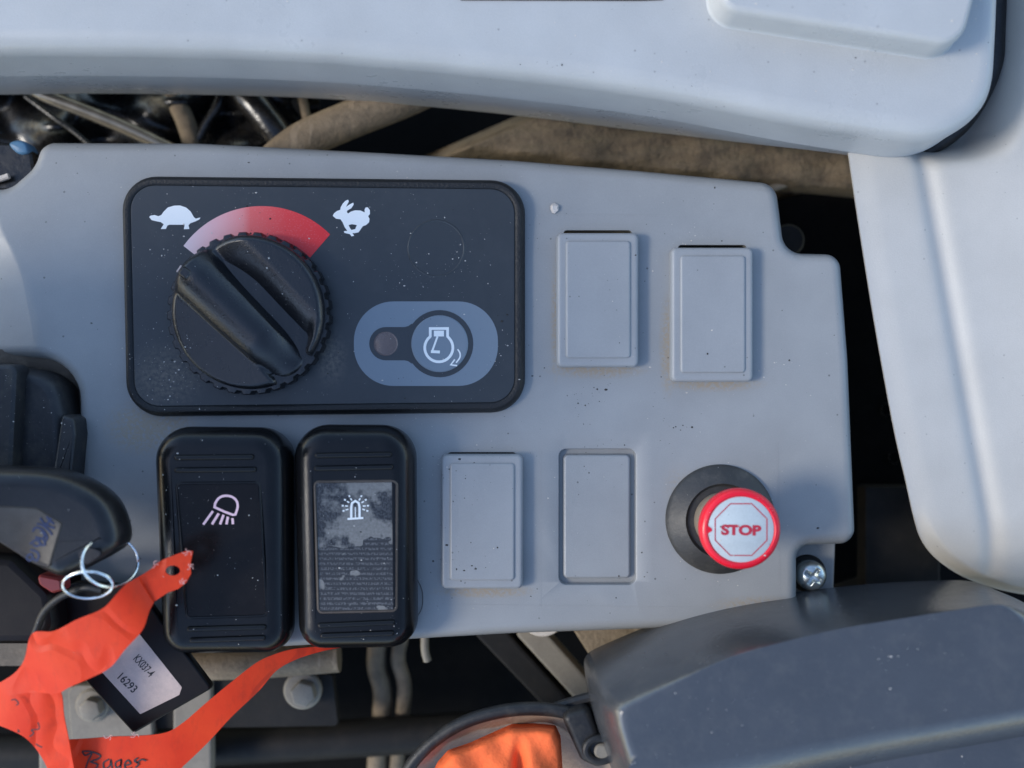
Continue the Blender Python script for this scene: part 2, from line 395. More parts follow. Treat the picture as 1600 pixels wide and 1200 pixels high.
# ------------------------------------------------------------------ control panel
def xb(y): return 58 - max(0, (560 - y) / 200) ** 2 * 58
def panel_dz(x, y):
    t_ = max(0, min(1.3, (420 - y) / 190)); z = -15 * t_ * t_
    if y > 300: z -= .30 * max(0, xb(y) - x) * SM(300, 360, y)
    return z
outline = rpoly([(-260, 292, 0), (5, 290, 40), (42, 255, 45), (52, 214, 34), (300, 215, 200), (600, 231, 300), (800, 243, 300), (1000, 260, 300), (1219, 281, 30),
                 (1231, 392, 30), (1318, 394, 26), (1331, 560, 100), (1343, 853, 26), (1250, 856, 20), (1250, 978, 26), (1000, 988, 300), (800, 995, 300), (640, 1004, 200),
                 (400, 1018, 200), (118, 1040, 30), (118, 560, 66), (-260, 560, 0)], 8)
blanks = [(934, 468.5), (1113, 491.5), (753, 815.5)]
BW, BH = 127, 208
holes = []
for bx_, by_ in blanks:
    holes.append(rpoly([(bx_ - BW / 2 + 10, by_ - BH / 2 - 5, 5), (bx_ + BW / 2 - 10, by_ - BH / 2 - 5, 5), (bx_ + BW / 2 - 10, by_ + BH / 2 - 10, 5), (bx_ - BW / 2 + 10, by_ + BH / 2 - 10, 5)], 3))
KO = rpoly([(873, 701, 12), (994, 701, 12), (994, 914, 12), (873, 914, 12)], 5)
holes.append(offset(KO, -1.5))
prof = [(0, -70), (.3, -34), (2, -17), (6, -7.5), (11, -2.6), (16, -.5), (20.5, 0), (21.5, 0)]
mb = MB().prof(outline, prof, cap0=False, cap1=False)
mb.flat(offset(outline, 21.5), 0, holes)
for h in holes[:3]: mb.prof(h, [(0, 0), (-.3, -3), (-.3, -16)], cap0=False, cap1=False)
mb.prof(holes[3], [(0, 0), (1.2, -.8), (2, -3), (3, -13)], cap0=False, cap1=False)
bm = bmesh.new(); vv = [bm.verts.new(p) for p in mb.v]
for f in mb.f:
    try: bm.faces.new([vv[i] for i in f])
    except ValueError: pass
bmesh.ops.remove_doubles(bm, verts=bm.verts, dist=.01)
for y in list(range(230, 430, 12)) + list(range(430, 1000, 60)):
    bmesh.ops.bisect_plane(bm, geom=bm.verts[:] + bm.edges[:] + bm.faces[:], plane_co=(0, y, 0), plane_no=(0, 1, 0))
for x in list(range(-240, 76, 12)) + list(range(120, 1330, 90)):
    bmesh.ops.bisect_plane(bm, geom=bm.verts[:] + bm.edges[:] + bm.faces[:], plane_co=(x, 0, 0), plane_no=(1, 0, 0))
bm.verts.index_update()
mb = MB().add([(v.co.x, v.co.y, v.co.z + panel_dz(v.co.x, v.co.y)) for v in bm.verts], [tuple(v.index for v in f.verts) for f in bm.faces]); bm.free()
panel = thing('control_panel', 'grey moulded plastic control panel holding the dial, switches and blank covers', 'control panel', (700, 620, -70))
part('shell', mb, 'panel_grey', panel)
ko = part('knockout_plate', MB().prof(rpoly([(879, 709, 9), (987, 709, 9), (987, 906, 9), (879, 906, 9)], 4), [(0, -15), (2, -5), (3.2, -3.3), (5, -2.5), (6, -2.5)]), 'panel_grey', panel, 'sunken rectangular knockout plate framed by a groove')
part('groove_floor', MB().slab(offset(KO, -4), -18, -12), 'panel_grey', panel)
# thin moulding lines and the square seam round the lower plates
mb = MB()
for a, b in (((845, 700), (845, 950)), ((672, 677), (845, 677)), ((690, 944), (1210, 950)), ((1215, 690), (1219, 935)), ((1204, 350), (1209, 600)), ((850, 334), (1050, 336)), ((850, 338), (852, 400))):
    part('moulding_line', MB().stroke([a, b], .9, -.2, .45, zf=panel_dz), 'panel_grey', panel)
part('mounting_tab', MB().prof(rpoly([(1215, 830, 6), (1326, 830, 6), (1320, 990, 12), (1215, 990, 6)], 5), [(0, -130), (0, -68), (1.5, -65), (4, -64), (5, -64)]), 'panel_grey', panel)
part('key_pocket', MB().grid(lambda u, v: (-260 + 390 * u, 545 + 520 * v, -20 - 75 * SM(0, .30, min(v * 1.2, (1 - u) * 1.9)) * 1.0), 40, 40), 'pocket_tan', panel, 'dusty pocket wall around the ignition switch')

# ------------------------------------------------------------------ speed control module
ZF = 18.0
mod = thing('speed_control_module', 'black framed speed control plate with dial, turtle and rabbit symbols', 'control module', (505, 460, -10))
bez = rpoly([(*I(188, 274, ZF)[:2], 52), (*I(819, 281, ZF)[:2], 52), (*I(819, 643, ZF)[:2], 52), (*I(196, 650, ZF)[:2], 54)], 10)
part('bezel', MB().prof(bez, [(-2, -26), (-1.5, 4), (0, 11), (2.5, 16), (6, ZF + .8), (10, ZF + 1), (13, ZF), (14.5, ZF - 1.5), (15, ZF - 6)], cap1=False, cap0=False), 'bezel_black', mod)
face = offset(bez, 14.6)
plate = part('faceplate', MB().prof(face, [(0, ZF - 8), (0, ZF - .9), (.8, ZF - .1), (2, ZF), (3, ZF)]), 'faceplate', mod)
def zp(o, x, y, k): return (o[0] + x / k, o[1] + y / k)
tu = [(168, 250), (175, 243), (195, 240), (213, 246), (228, 240), (238, 225), (260, 203), (290, 194), (320, 193), (350, 203), (372, 222), (388, 250), (398, 258), (421, 252), (415, 262), (395, 272), (372, 280),
      (362, 290), (366, 309), (339, 310), (343, 290), (335, 288), (268, 288), (258, 292), (250, 309), (225, 309), (240, 286), (225, 275), (200, 270), (180, 265)]
Q = lambda pts, o, k, z: I2([zp(o, x, y, k) for x, y in pts], z)
part('turtle_symbol', MB().slab(Q(tu, (180, 260), 3.158, ZF), ZF - .2, ZF + .35), 'white_print', mod)
rb = [(60, 232), (66, 220), (80, 209), (95, 204), (97, 192), (107, 174), (120, 161), (132, 156), (135, 165), (127, 180), (122, 190), (140, 178), (156, 170), (158, 179), (147, 196), (128, 207), (126, 215), (132, 221),
      (145, 212), (165, 206), (190, 207), (210, 216), (209, 202), (214, 193), (224, 192), (234, 206), (234, 224), (226, 233), (232, 246), (230, 262), (216, 275), (201, 280), (190, 296), (181, 309), (162, 313), (152, 312),
      (160, 325), (148, 328), (139, 317), (115, 312), (112, 304), (128, 302), (116, 285), (106, 262), (96, 248), (75, 245)]
rh = [(134, 275), (150, 271), (173, 275), (165, 294), (148, 298), (141, 290)]
part('rabbit_symbol', MB().slab(Q(rb, (500, 260), 3, ZF), ZF - .2, ZF + .35, [Q(rh, (500, 260), 3, ZF)]), 'white_print', mod)
wc = (409, 473); wd = [(wc[0] + 151 * math.cos(R(a)), wc[1] - 151 * math.sin(R(a))) for a in range(144, 42, -3)] + [(wc[0] + 103 * math.cos(R(a)), wc[1] - 103 * math.sin(R(a))) for a in range(43, 147, 3)]
part('speed_wedge', MB().slab(I2(wd, ZF), ZF - .2, ZF + .3), 'speed_wedge', mod, 'printed wedge fading from pale pink to red above the dial')
ring = I2(circ(682, 388, 46, 64), ZF); ri = I2(circ(682, 388, 41, 64), ZF)
part('moulded_ring', MB().loft([[(x, y, ZF - .5) for x, y in ring], [(x, y, ZF + 1.0) for x, y in offset(ring, 2)], [(x, y, ZF + 1.0) for x, y in offset(ri, -2)], [(x, y, ZF - .5) for x, y in ri]], False, False), 'faceplate', mod)
pad = I2(rpoly([(553, 471, 62), (778, 471, 62), (778, 603, 62), (553, 603, 62)], 14), ZF)
pd = part('button_pad', MB().slab(pad, ZF - .2, ZF + .3), 'pad_blue_grey', mod, 'pale blue-grey oval field around the idle button')
key = []
for a in range(90, 271, 10): key.append((603 + 26 * math.cos(R(a)), 537 - 26 * math.sin(R(a))))
key.append((632, 563)); key += [(638, 564.5), (643, 568)]
for a in range(216, 505, 8): key.append((687 + 52.5 * math.cos(R(a)), 537 - 52.5 * math.sin(R(a))))
key += [(643, 506), (638, 509.5), (632, 511)]
part('keyhole_field', MB().slab(I2(key, ZF), ZF + .2, ZF + .55), 'pad_dark', pd)
bc = I(687, 537, ZF + 2)
bt = part('idle_button', MB().revolve(bc[0], bc[1], [(44, ZF), (44, ZF + 1.2), (42.5, ZF + 2.4), (39, ZF + 2.4), (36, ZF + 2), (10, ZF + 2), (.5, ZF + 2)]), 'pad_blue_grey', mod)
E5 = lambda pts: Q(pts, (500, 260), 3, ZF + 2)
mb = MB(); zb = ZF + 2.05
arc = [(557 + 66 * math.cos(R(a)), 850 - 66 * math.sin(R(a))) for a in range(128, 413, 12)]
mb.stroke(E5([(598, 760), (517, 760), (517, 797)] + arc + [(598, 797)]), 4.2, zb, .4, True)
mb.slab(E5([(534, 770), (581, 770), (581, 797), (534, 797)]), zb, zb + .5)
mb.stroke(E5([(551, 797), (526, 866)]), 3, zb + .05, .4); mb.stroke(E5([(520, 868), (562, 870)]), 4.4, zb + .1, .4)
mb.stroke(E5(crom([(645, 857), (656, 875), (655, 897), (638, 920)], 5)), 2.2, zb, .4)
mb.stroke(E5([(632, 905), (613, 930), (643, 934)]), 2.4, zb + .1, .4)
part('engine_symbol', mb, 'white_print', bt)
lc = I(603, 537, ZF)
part('indicator_light', MB().revolve(lc[0], lc[1], [(19, ZF + .3), (18, ZF + 1.2), (16.5, ZF + .8), (15, ZF + 1.4), (10, ZF + 3), (5, ZF + 3.8), (.5, ZF + 4)]), 'indicator_brown', mod, 'round smoky brown indicator lens')

# rotary dial with serrated skirt, scooped halves and diagonal grip
kc = I(393, 491, 40); KX, KY = kc[0] - 3, kc[1] - 1; ZT = 74.0
def gear(z0, z1, r0, r1, n=33):
    o = []
    for i in range(n):
        a = 2 * math.pi * i / n; w = 2 * math.pi / n
        for f, r in ((0, r0), (.12, r1), (.60, r1), (.72, r0)): o.append((KX + r * math.cos(a + f * w), KY + r * math.sin(a + f * w)))
    return o
kn = part('dial_knob', MB().add([], []), 'knob_black', mod, 'black rotary dial with diagonal grip pointing at the pale end')
def knob_h(x, y):
    r = math.hypot(x, y); ca = math.cos(R(44)); sa = math.sin(R(44))
    s_ = x * ca + y * sa; u = -x * sa + y * ca          # s_ along grip (to lower right), u across (to lower left)
    u -= 13
    hw = 36 - 6 * SM(-90, 90, s_) + 5 * SM(-70, -115, s_)
    d = abs(u) - hw
    top = ZT + 11 - 30 * SM(40, 112, s_) - 4 * SM(-85, -118, s_) - .016 * max(-hw, min(hw, u)) ** 2
    if u < 0:
        low = ZT - 42 + 14 * SM(-10, -100, s_)
        side = low + (ZT - 3 - low) * SM(-8, 60, d)
        side = side + (max(side, ZT - 6) - side) * SM(94, 112, r) * SM(-30, 40, s_)
    else:
        side = ZT - 15 - .10 * d
    k = SM(-5, 9, d) if u < 0 else SM(-3, 5, d)
    return top * (1 - k) + side * k - 8 * max(0, (r - 107) / 9.5) ** 2
nr, na = 110, 220; v = [(KX, KY, knob_h(0, 0))]; f = []
for j in range(1, nr + 1):
    r = 116.5 * (j / nr) ** .9
    for i in range(na):
        a = 2 * math.pi * i / na; x = r * math.cos(a); y = r * math.sin(a); v.append((KX + x, KY + y, knob_h(x, y)))
for i in range(na): f.append((0, 1 + i, 1 + (i + 1) % na))
for j in range(nr - 1):
    for i in range(na): f.append((1 + j * na + i, 1 + (j + 1) * na + i, 1 + (j + 1) * na + (i + 1) % na, 1 + j * na + (i + 1) % na))
k0 = len(v) - na
for i in range(na):
    a = 2 * math.pi * i / na; v.append((KX + 117 * math.cos(a), KY + 117 * math.sin(a), ZF + 1))
for i in range(na): f.append((k0 + i, k0 + na + i, k0 + na + (i + 1) % na, k0 + (i + 1) % na))
mbk = MB().add(v, f)
kn.data = mesh_of(mbk, 'dial_knob', ORG[mod.name], 60); kn.data.materials.append(M['knob_black'])
part('serrated_skirt', MB().prof(gear(0, 0, 119.5, 124), [(0, ZF + .5), (0, 46), (1.5, 48.5), (5, 49)]), 'knob_black', kn)
pa = R(44 + 180 - 9)
def rot(px, py): return (KX + px * math.cos(pa) - py * math.sin(pa), KY + px * math.sin(pa) + py * math.cos(pa))
part('pointer', MB().prof(rpoly([(*rot(93, -11), 6), (*rot(113, -11), 6), (*rot(113, 7), 6), (*rot(93, 7), 6)], 4), [(0, 46), (.5, ZT + 7), (2, ZT + 10.5), (4, ZT + 12), (5, ZT + 12)]), 'knob_black', kn)
part('pointer_mark', MB().prof(rpoly([(*rot(113, -8), 1), (*rot(116.5, -8), 1), (*rot(116.5, 4), 1), (*rot(113, 4), 1)], 2), [(0, 50), (.3, ZT + 6), (.8, ZT + 7)]), 'label_white', kn)

# ------------------------------------------------------------------ rocker switches
def rocker(name, label, quad, z0, z1, ribs, win, lens_mat, zoom, rim_mat='switch_black'):
    """quad: outline corners as seen (tl, tr, br, bl); z0/z1: height of the upper and lower end"""
    y0 = quad[0][1]; y1 = quad[2][1]
    def zi(y): return z0 + (z1 - z0) * (y - y0) / (y1 - y0)
    cor = [I(x, y, zi(y) - 42) for x, y in quad]
    o = rpoly([(cor[0][0], cor[0][1], 52), (cor[1][0], cor[1][1], 52), (cor[2][0], cor[2][1], 44), (cor[3][0], cor[3][1], 40)], 10)
    Y0 = cor[0][1]; Y1 = cor[2][1]; X0 = (cor[0][0] + cor[3][0]) / 2; X1 = (cor[1][0] + cor[2][0]) / 2; cx = (X0 + X1) / 2
    def zt(x, y):
        t_ = (y - Y0) / (Y1 - Y0); return z0 + (z1 - z0) * t_ - 5 * math.sin(math.pi * max(0, min(1, t_)))
    root = thing(name, label, 'switch', (cx, (Y0 + Y1) / 2, -10), 'rocker switches')
    mb = MB(); rings = []
    for d, k in ((7, None), (4, 8), (1, 26), (0, 46), (1.4, 33), (4.8, 20), (10.5, 10.5), (17.5, 4.4), (25, 1.2), (31, .1), (33, 0)):
        if k is None: rings.append([(x, y, -8) for x, y in offset(o, d)])
        elif d in (4, 1): rings.append([(x, y, k) for x, y in offset(o, d)])
        else: rings.append([(x, y, zt(x, y) - k) for x, y in offset(o, d)])
    mb.loft(rings, True, False)
    # gently curved top built as rows so that it follows the rocker's bend
    mb.flat(offset(o, 33), 0, zf=None)
    bm = bmesh.new(); fl = MB().flat(offset(o, 33), 0); vv = [bm.verts.new(p) for p in fl.v]
    for q in fl.f: bm.faces.new([vv[i] for i in q])
    for i in range(1, 24):
        bmesh.ops.bisect_plane(bm, geom=bm.verts[:] + bm.edges[:] + bm.faces[:], plane_co=(0, Y0 + (Y1 - Y0) * i / 24, 0), plane_no=(0, 1, 0))
    bm.verts.index_update(); mb = MB(); mb.loft(rings, True, False)
    mb.add([(p.co.x, p.co.y, zt(p.co.x, p.co.y)) for p in bm.verts], [tuple(p.index for p in q.verts) for q in bm.faces]); bm.free()
    part('rocker_body', mb, 'switch_black', root, smooth=50)
    for (xa, ya), (xb_, yb) in ribs:
        (xa, ya), (xb_, yb) = zoom(xa, ya), zoom(xb_, yb)
        a = I(xa, ya, zi(ya)); b = I(xb_, yb, zi(yb)); o2 = rpoly([(a[0], a[1] - 4.2, 3.8), (b[0], b[1] - 4.2, 3.8), (b[0], b[1] + 4.2, 3.8), (a[0], a[1] + 4.2, 3.8)], 4)
        part('rib', MB().prof(o2, [(0, -2), (.3, 1.5), (.9, 3.4), (1.9, 4.6), (3.0, 5.2), (3.7, 5.3)], zf=zt), 'switch_black', root)
    wq = [zoom(*p) for p in win]; wo = rpoly([(*I(x, y, zi(y))[:2], 5) for x, y in wq], 4)
    rim = part('window_rim', MB().loft([[(x, y, zt(x, y) - 1) for x, y in offset(wo, -5)], [(x, y, zt(x, y) + 1.3) for x, y in offset(wo, -3)], [(x, y, zt(x, y) + 1.6) for x, y in offset(wo, -1)], [(x, y, zt(x, y) - .5) for x, y in wo]], False, False), rim_mat, root)
    g = MB()
    def fn(u, v):
        P = [Vector(I(x, y, 0)[:2]) for x, y in [(0, 0)]]
        a = [Vector(I(x, y, zi(y))[:2]) for x, y in wq]
        p = (a[0] * (1 - u) + a[1] * u) * (1 - v) + (a[3] * (1 - u) + a[2] * u) * v
        return (p.x, p.y, zt(p.x, p.y) + .35)
    g.grid(fn, 8, 24)
    w = part('window', g, lens_mat, root)
    return root, zt, zi
Z3 = lambda x, y: (220 + x / 3.076, 640 + y / 3.076)
ra, zta, zia = rocker('rocker_switch', 'black rocker switch with pink work light symbol', [(243, 666), (457, 668), (460, 1018), (258, 1020)], 96, 70,
    [((160, 232), (545, 228)), ((160, 292), (557, 288)), ((222, 1055), (604, 1045)), ((235, 1108), (600, 1096))],
    [(175, 362), (560, 358), (597, 985), (226, 996)], 'switch_window', Z3)
rbk, ztb, zib = rocker('rocker_switch', 'black rocker switch with beacon symbol over a peeling silver label', [(459, 663), (650, 664), (653, 1010), (468, 1012)], 92, 68,
    [((835, 222), (1208, 216)), ((830, 284), (1215, 276)), ((850, 1038), (1222, 1022)), ((862, 1086), (1218, 1073))],
    [(840, 354), (1222, 350), (1222, 962), (858, 970)], 'peeled_label', Z3, 'key_plate')
def P3(pts, zi): return [I(*Z3(x, y), zi(Z3(x, y)[1]))[:2] for x, y in pts]
mb = MB()
dsh = crom([(352, 470), (357, 448), (375, 425), (402, 415), (435, 420), (458, 440), (463, 470), (452, 505)], 5) + [(440, 507), (400, 492)]
mb.stroke(P3(dsh, zia), 3.6, .8, .4, True, zf=zta)
for a, b, w in (((344, 489), (297, 554), 3.6), ((372, 500), (339, 553), 3.8), ((395, 507), (378, 553), 3.8), ((416, 516), (409, 553), 3.8), ((438, 523), (440, 552), 3.8)): mb.stroke(P3([a, b], zia), w, .8, .4, zf=zta)
part('work_light_symbol', mb, 'pink_print', ra)
mb = MB()
mb.stroke(P3([(1010, 522), (1010, 470), (1014, 450), (1030, 440), (1046, 450), (1050, 470), (1050, 520)], zib), 3.4, .8, .4, False, zf=ztb)
mb.stroke(P3([(992, 527), (1068, 522)], zib), 3, .9, .4, zf=ztb); mb.stroke(P3([(1030, 470), (1030, 520)], zib), 1.5, .8, .4, zf=ztb)
for i, a in enumerate((200, 175, 145, 118, 62, 35, 5, -20)):
    ca, sa = math.cos(R(a)), -math.sin(R(a)); mb.stroke(P3([(1030 + 36 * ca, 468 + 34 * sa), (1030 + 50 * ca, 468 + 46 * sa)], zib), 2, .8, .4, zf=ztb)
    mb.stroke(P3([(1030 + 56 * ca, 468 + 54 * sa), (1030 + 66 * ca, 468 + 62 * sa)], zib), 2.4, .8, .4, zf=ztb)
part('beacon_symbol', mb, 'white_print', rbk)

# ------------------------------------------------------------------ blank covers
def blank(cx, cy):
    root = thing('blank_cover', 'grey blank switch cover', 'cover', (cx, cy, -5), 'blank switch covers')
    w, h = BW / 2, BH / 2
    o = rpoly([(cx - w, cy - h, 9), (cx + w, cy - h, 9), (cx + w, cy + h, 9), (cx - w, cy + h, 9)], 6)
    zi = lambda x, y: 0
    part('plate', MB().prof(o, [(0, -10), (0, 13), (.6, 16), (2, 18.6), (4, 19.8), (6.5, 20), (7.5, 20)]), 'blank_grey', root)
    o2 = offset(rpoly([(cx - w, cy - h, 5), (cx + w, cy - h, 5), (cx + w, cy + h, 5), (cx - w, cy + h, 5)], 4), 0)
    o2 = rpoly([(cx - w + 14, cy - h + 13, 5.5), (cx + w - 13, cy - h + 13, 5.5), (cx + w - 13, cy + h - 14, 5.5), (cx - w + 14, cy + h - 14, 5.5)], 4)
    part('raised_field', MB().prof(o2, [(-.5, 19), (0, 20.5), (.8, 22), (2, 22.8), (3.2, 23), (4, 23)]), 'blank_grey', root)
    return root
bl = [(b, I(*b, 20)[:2]) for b in blanks]
b0 = blank(*bl[0][1]); b0['label'] = 'grey blank switch cover nearest the speed control plate, level with the dial'
b1 = copy_tree(b0, (bl[1][1][0] - bl[0][1][0], bl[1][1][1] - bl[0][1][1], 0)); b1['label'] = 'grey blank switch cover furthest right, above the red stop knob'
b2 = copy_tree(b0, (bl[2][1][0] - bl[0][1][0], bl[2][1][1] - bl[0][1][1], 0)); b2['label'] = 'grey blank switch cover beside the black rocker switches, in the lower row'

# ------------------------------------------------------------------ stop knob
st = thing('stop_knob', 'red pull knob reading STOP on a black rubber base', 'stop knob', (1125, 812, 0))
plastic('base_rubber', (.030, .029, .027), .5, 900, .0001, .25, pale=.6, dust=.6, dustcol=(.11, .098, .08))
part('rubber_base', MB().revolve(1125, 811, [(85, -8), (85.5, 2), (84, 6), (80, 9), (60, 24), (57.5, 25), (56, 22), (53, 19), (30, 19), (1, 19)], 80), 'base_rubber', st, 'flared black rubber base, dusty')
part('collar', MB().revolve(1125, 811, [(44, 10), (43.5, 46), (42, 49), (39, 50), (36, 46), (1, 44)], 64), 'collar_tan', st, 'worn brownish collar around the shaft')
part('shaft', MB().revolve(1125, 811, [(26, 20), (26, 96), (2, 98)], 48), 'rubber_black', st)
cc = I(1158, 827.5, 128); CXs, CYs = cc[0], cc[1]
cap = part('cap', MB().revolve(CXs, CYs, [(40, 88), (52, 92), (57, 98), (58.5, 106), (58.5, 120), (57.2, 125), (54, 128), (50, 128.6), (48.5, 127.6), (48, 126.6), (1, 126.6)], 96), 'red_cap', st)
part('cap_nick', MB().slab([(CXs - 49, CYs - 6), (CXs - 43, CYs - 2), (CXs - 42, CYs + 2), (CXs - 49, CYs + 6)], 126.5, 128.2), 'red_cap', cap)
sk = part('sticker', MB().revolve(CXs, CYs, [(47.5, 126.5), (47.5, 127.2), (46.9, 127.5), (1, 127.5)], 80), 'sticker_white', cap, 'silvery white round sticker')
mb = MB().stroke([(CXs + 40.5 * math.cos(R(22.5 + 45 * i)), CYs + 40.5 * math.sin(R(22.5 + 45 * i))) for i in range(8)], 1.5, 127.5, .3, True)
part('octagon_line', mb, 'red_print', cap)
part('stop_lettering', text_mb('STOP', (CXs - 29, CYs + 8), R(1), 58, 15.5, 127.6, .05), 'red_print', cap)

# ------------------------------------------------------------------ panel screw
sc = thing('panel_screw', 'zinc cross head screw in the notch beside the stop knob', 'screw', (1276, 904, -64))
SX, SY, _ = I(1270, 901, -30)
part('washer', MB().revolve(SX, SY, [(30, -65), (30, -61), (28.5, -59.5), (10, -59.5), (1, -59.5)], 48), 'dark_metal', sc)
v = []; f = []; nr, na = 26, 96
for j in range(nr + 1):
    r = max(.05, 23.5 * j / nr)
    for i in range(na):
        a = 2 * math.pi * i / na; x = r * math.cos(a); y = r * math.sin(a); ca, sa = math.cos(R(32)), math.sin(R(32)); u = x * ca + y * sa; w = -x * sa + y * ca
        z = -40 + 17 * math.sqrt(max(0, 1 - (r / 24.5) ** 2))
        wid = 4.2 - .08 * r; inn = min(SM(wid + 1.2, wid - 1.2, abs(u)) * SM(16, 13, abs(w)) + SM(wid + 1.2, wid - 1.2, abs(w)) * SM(16, 13, abs(u)), 1)
        v.append((SX + x, SY + y, z - inn * (11 - .4 * r)))
for j in range(nr):
    for i in range(na): f.append((j * na + i, (j + 1) * na + i, (j + 1) * na + (i + 1) % na, j * na + (i + 1) % na))
k0 = len(v) - na
for i in range(na):
    a = 2 * math.pi * i / na; v.append((SX + 23.5 * math.cos(a), SY + 23.5 * math.sin(a), -60))
for i in range(na): f.append((k0 + i, k0 + na + i, k0 + na + (i + 1) % na, k0 + (i + 1) % na))
part('screw_head', MB().add(v, f), 'zinc', sc, smooth=50)

# ------------------------------------------------------------------ upper cover
uc = thing('upper_cover', 'pale grey moulded cover with rounded corner along the top', 'cover', (760, 60, -40))
lip = [(-260, 150), (0, 148), (150, 146.5), (300, 148), (450, 152), (600, 161), (800, 180), (1000, 205), (1200, 229), (1330, 244)]
cor = [(1385, 247), (1432, 234), (1478, 206), (1512, 172), (1533, 130), (1541, 70), (1544, 0), (1547, -80)]
def lipk(x): return 1 - .68 * SM(950, 1330, x)
def lipz(p): return I(p[0], p[1], -125 * lipk(p[0]))[:2]
def corz(i, p):
    t_ = SM(0, 1, (i + 1) / 6); q = I(p[0], p[1], -40 + 130 * t_); return (q[0] + 9 * t_, q[1] + 9 * t_ * (1 - t_))
o = [lipz(p) for p in lip] + [corz(i, p) for i, p in enumerate(cor)]
o = [tuple(p) for p in crom(o, 6)] + [(o[-1][0] + 2, -190), (-300, -190)]
mb = MB(); mb.prof(o, [(1, -128), (-3.5, -9), (-3.8, -4), (-2.6, 1), (-1.6, 84), (.6, 98), (5, 108), (11, 115), (20, 118.8), (29, 120), (30, 120)], cap0=False)
mb.v = [(x, y, z * lipk(x) if z < 0 else z) for x, y, z in mb.v]
part('cover_shell', mb, 'cover_grey', uc, smooth=50)
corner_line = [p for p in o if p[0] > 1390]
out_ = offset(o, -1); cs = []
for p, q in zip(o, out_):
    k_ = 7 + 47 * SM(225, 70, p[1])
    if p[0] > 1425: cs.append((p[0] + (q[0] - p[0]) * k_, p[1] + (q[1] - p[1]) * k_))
part('corner_shade_tube', MB().tube([(p[0], p[1], -52 + 18 * SM(230, 120, p[1])) for p in cs[:-1:3]], lambda t_: 7 + 11 * SM(0, .5, t_), 12), 'rubber_black', uc, 'dark tube standing in for the shadow round the cover corner')  # black tube stands in for the shadow in the corner gap
zr = 178
stp = rpoly([(*I(1122, -60, zr)[:2], 10), (*I(1131, 8, zr)[:2], 30), (*I(1500, 66, zr)[:2], 34), (*I(1532, -60, zr)[:2], 8), (*I(1540, -190, zr)[:2], 4), (*I(1110, -190, zr)[:2], 4)], 8)
part('raised_step', MB().prof(offset(stp, -9), [(-4, 118.5), (-1.5, 120.6), (0, 123), (1, 128), (2.5, 164), (4.5, 172), (8, 176.5), (12, 178), (13, 178)]), 'cover_grey', uc, smooth=50)
zs = 128
part('seam_strip', MB().slab(I2([(700, -30), (1046, -30), (1036, 0), (1000, 1.2), (720, .4)], 121), 119, 121.5), 'rubber_black', uc)
part('cover_stop', MB().box(*I(1362, 232, -40)[:2], *I(1398, 246, -40)[:2], -60, -20, 3, 5), 'rubber_black', uc)

# ------------------------------------------------------------------ side cover
sv = thing('side_cover', 'pale grey side cover sheet with a soft crease at right edge', 'cover', (1500, 560, -80))
edge = crom([(1306, -140), (1310, -20), (1318, 120), (1322, 190), (1331, 250), (1346, 350), (1370, 500), (1399, 660), (1418, 745), (1434, 810), (1458, 855), (1500, 893), (1560, 925), (1640, 948), (1760, 960)], 8)
def sc_fn(u, v):
    k = v * (len(edge) - 1); i = min(int(k), len(edge) - 2); t_ = k - i
    ex = edge[i][0] * (1 - t_) + edge[i + 1][0] * t_; ey = edge[i][1] * (1 - t_) + edge[i + 1][1] * t_
    bx_, by_ = 1990, min(ey, 860 - 0) if ey < 700 else 700 - (ey - 700) * .2
    if ey < 700: by_ = ey
    q = u ** 1.35
    x = ex + (bx_ - ex) * q; y = ey + (by_ - ey) * q
    cr = 1446 + (y - 240) * .185                # the crease line
    s_ = x - cr; de = math.hypot(x - ex, y - ey)
    z = -8 + 3 * SM(0, 40, de) - 8 * math.exp(-(s_ / 15) ** 2) + 26 * SM(-10, 260, s_) - .02 * max(0, -s_)
    z += -26 * SM(22, 0, de) * SM(780, 900, ey)
    z -= 60 * (max(0, y - 800) / 130) ** 2
    if y < 330 and x > 1380:
        dist = min(math.hypot(x - p[0], y - p[1]) for p in corner_line)
        z -= 95 * SM(100, 40, dist) * SM(262, 190, y) * SM(1400, 1480, x)
    return (x, y, z)
g = MB().grid(sc_fn, 150, 150)
# underside for thickness
nv = len(g.v); top_f = list(g.f)
g.add([(p[0] + 1.5, p[1], p[2] - 9) for p in g.v], top_f)
for j in range(150): g.f.append((j * 151, (j + 1) * 151, nv + (j + 1) * 151, nv + j * 151))
part('cover_sheet', g, 'side_grey', sv, smooth=50)

# ------------------------------------------------------------------ black lever pod, bottom right
pod = thing('lever_pod', 'large black plastic lever housing with dusty flat top at bottom right', 'lever housing', (1400, 1180, -60))
sil = [(919, 1075), (922, 1050), (950, 1032), (1050, 991), (1120, 970), (1200, 954), (1300, 941), (1400, 931), (1500, 926), (1560, 927), (1596, 940), (1640, 975), (1700, 1060), (1710, 1110), (1300, 1192), (1010, 1262), (965, 1220), (930, 1130)]
top = [(972, 1118), (978, 1108), (1000, 1096), (1060, 1065), (1120, 1036), (1180, 1015), (1300, 985), (1400, 968), (1500, 952), (1550, 945), (1575, 950), (1605, 985), (1650, 1080), (1650, 1098), (1300, 1155), (1010, 1205), (990, 1180), (978, 1145)]
n = 8
A = [I(x, y, 60) for x, y in crom(sil, n, True)]; B = [I(x, y, 205) for x, y in crom(top, n, True)]
rings = []
def blend(t_, zz): return [(a[0] * (1 - t_) + b[0] * t_, a[1] * (1 - t_) + b[1] * t_, zz) for a, b in zip(A, B)]
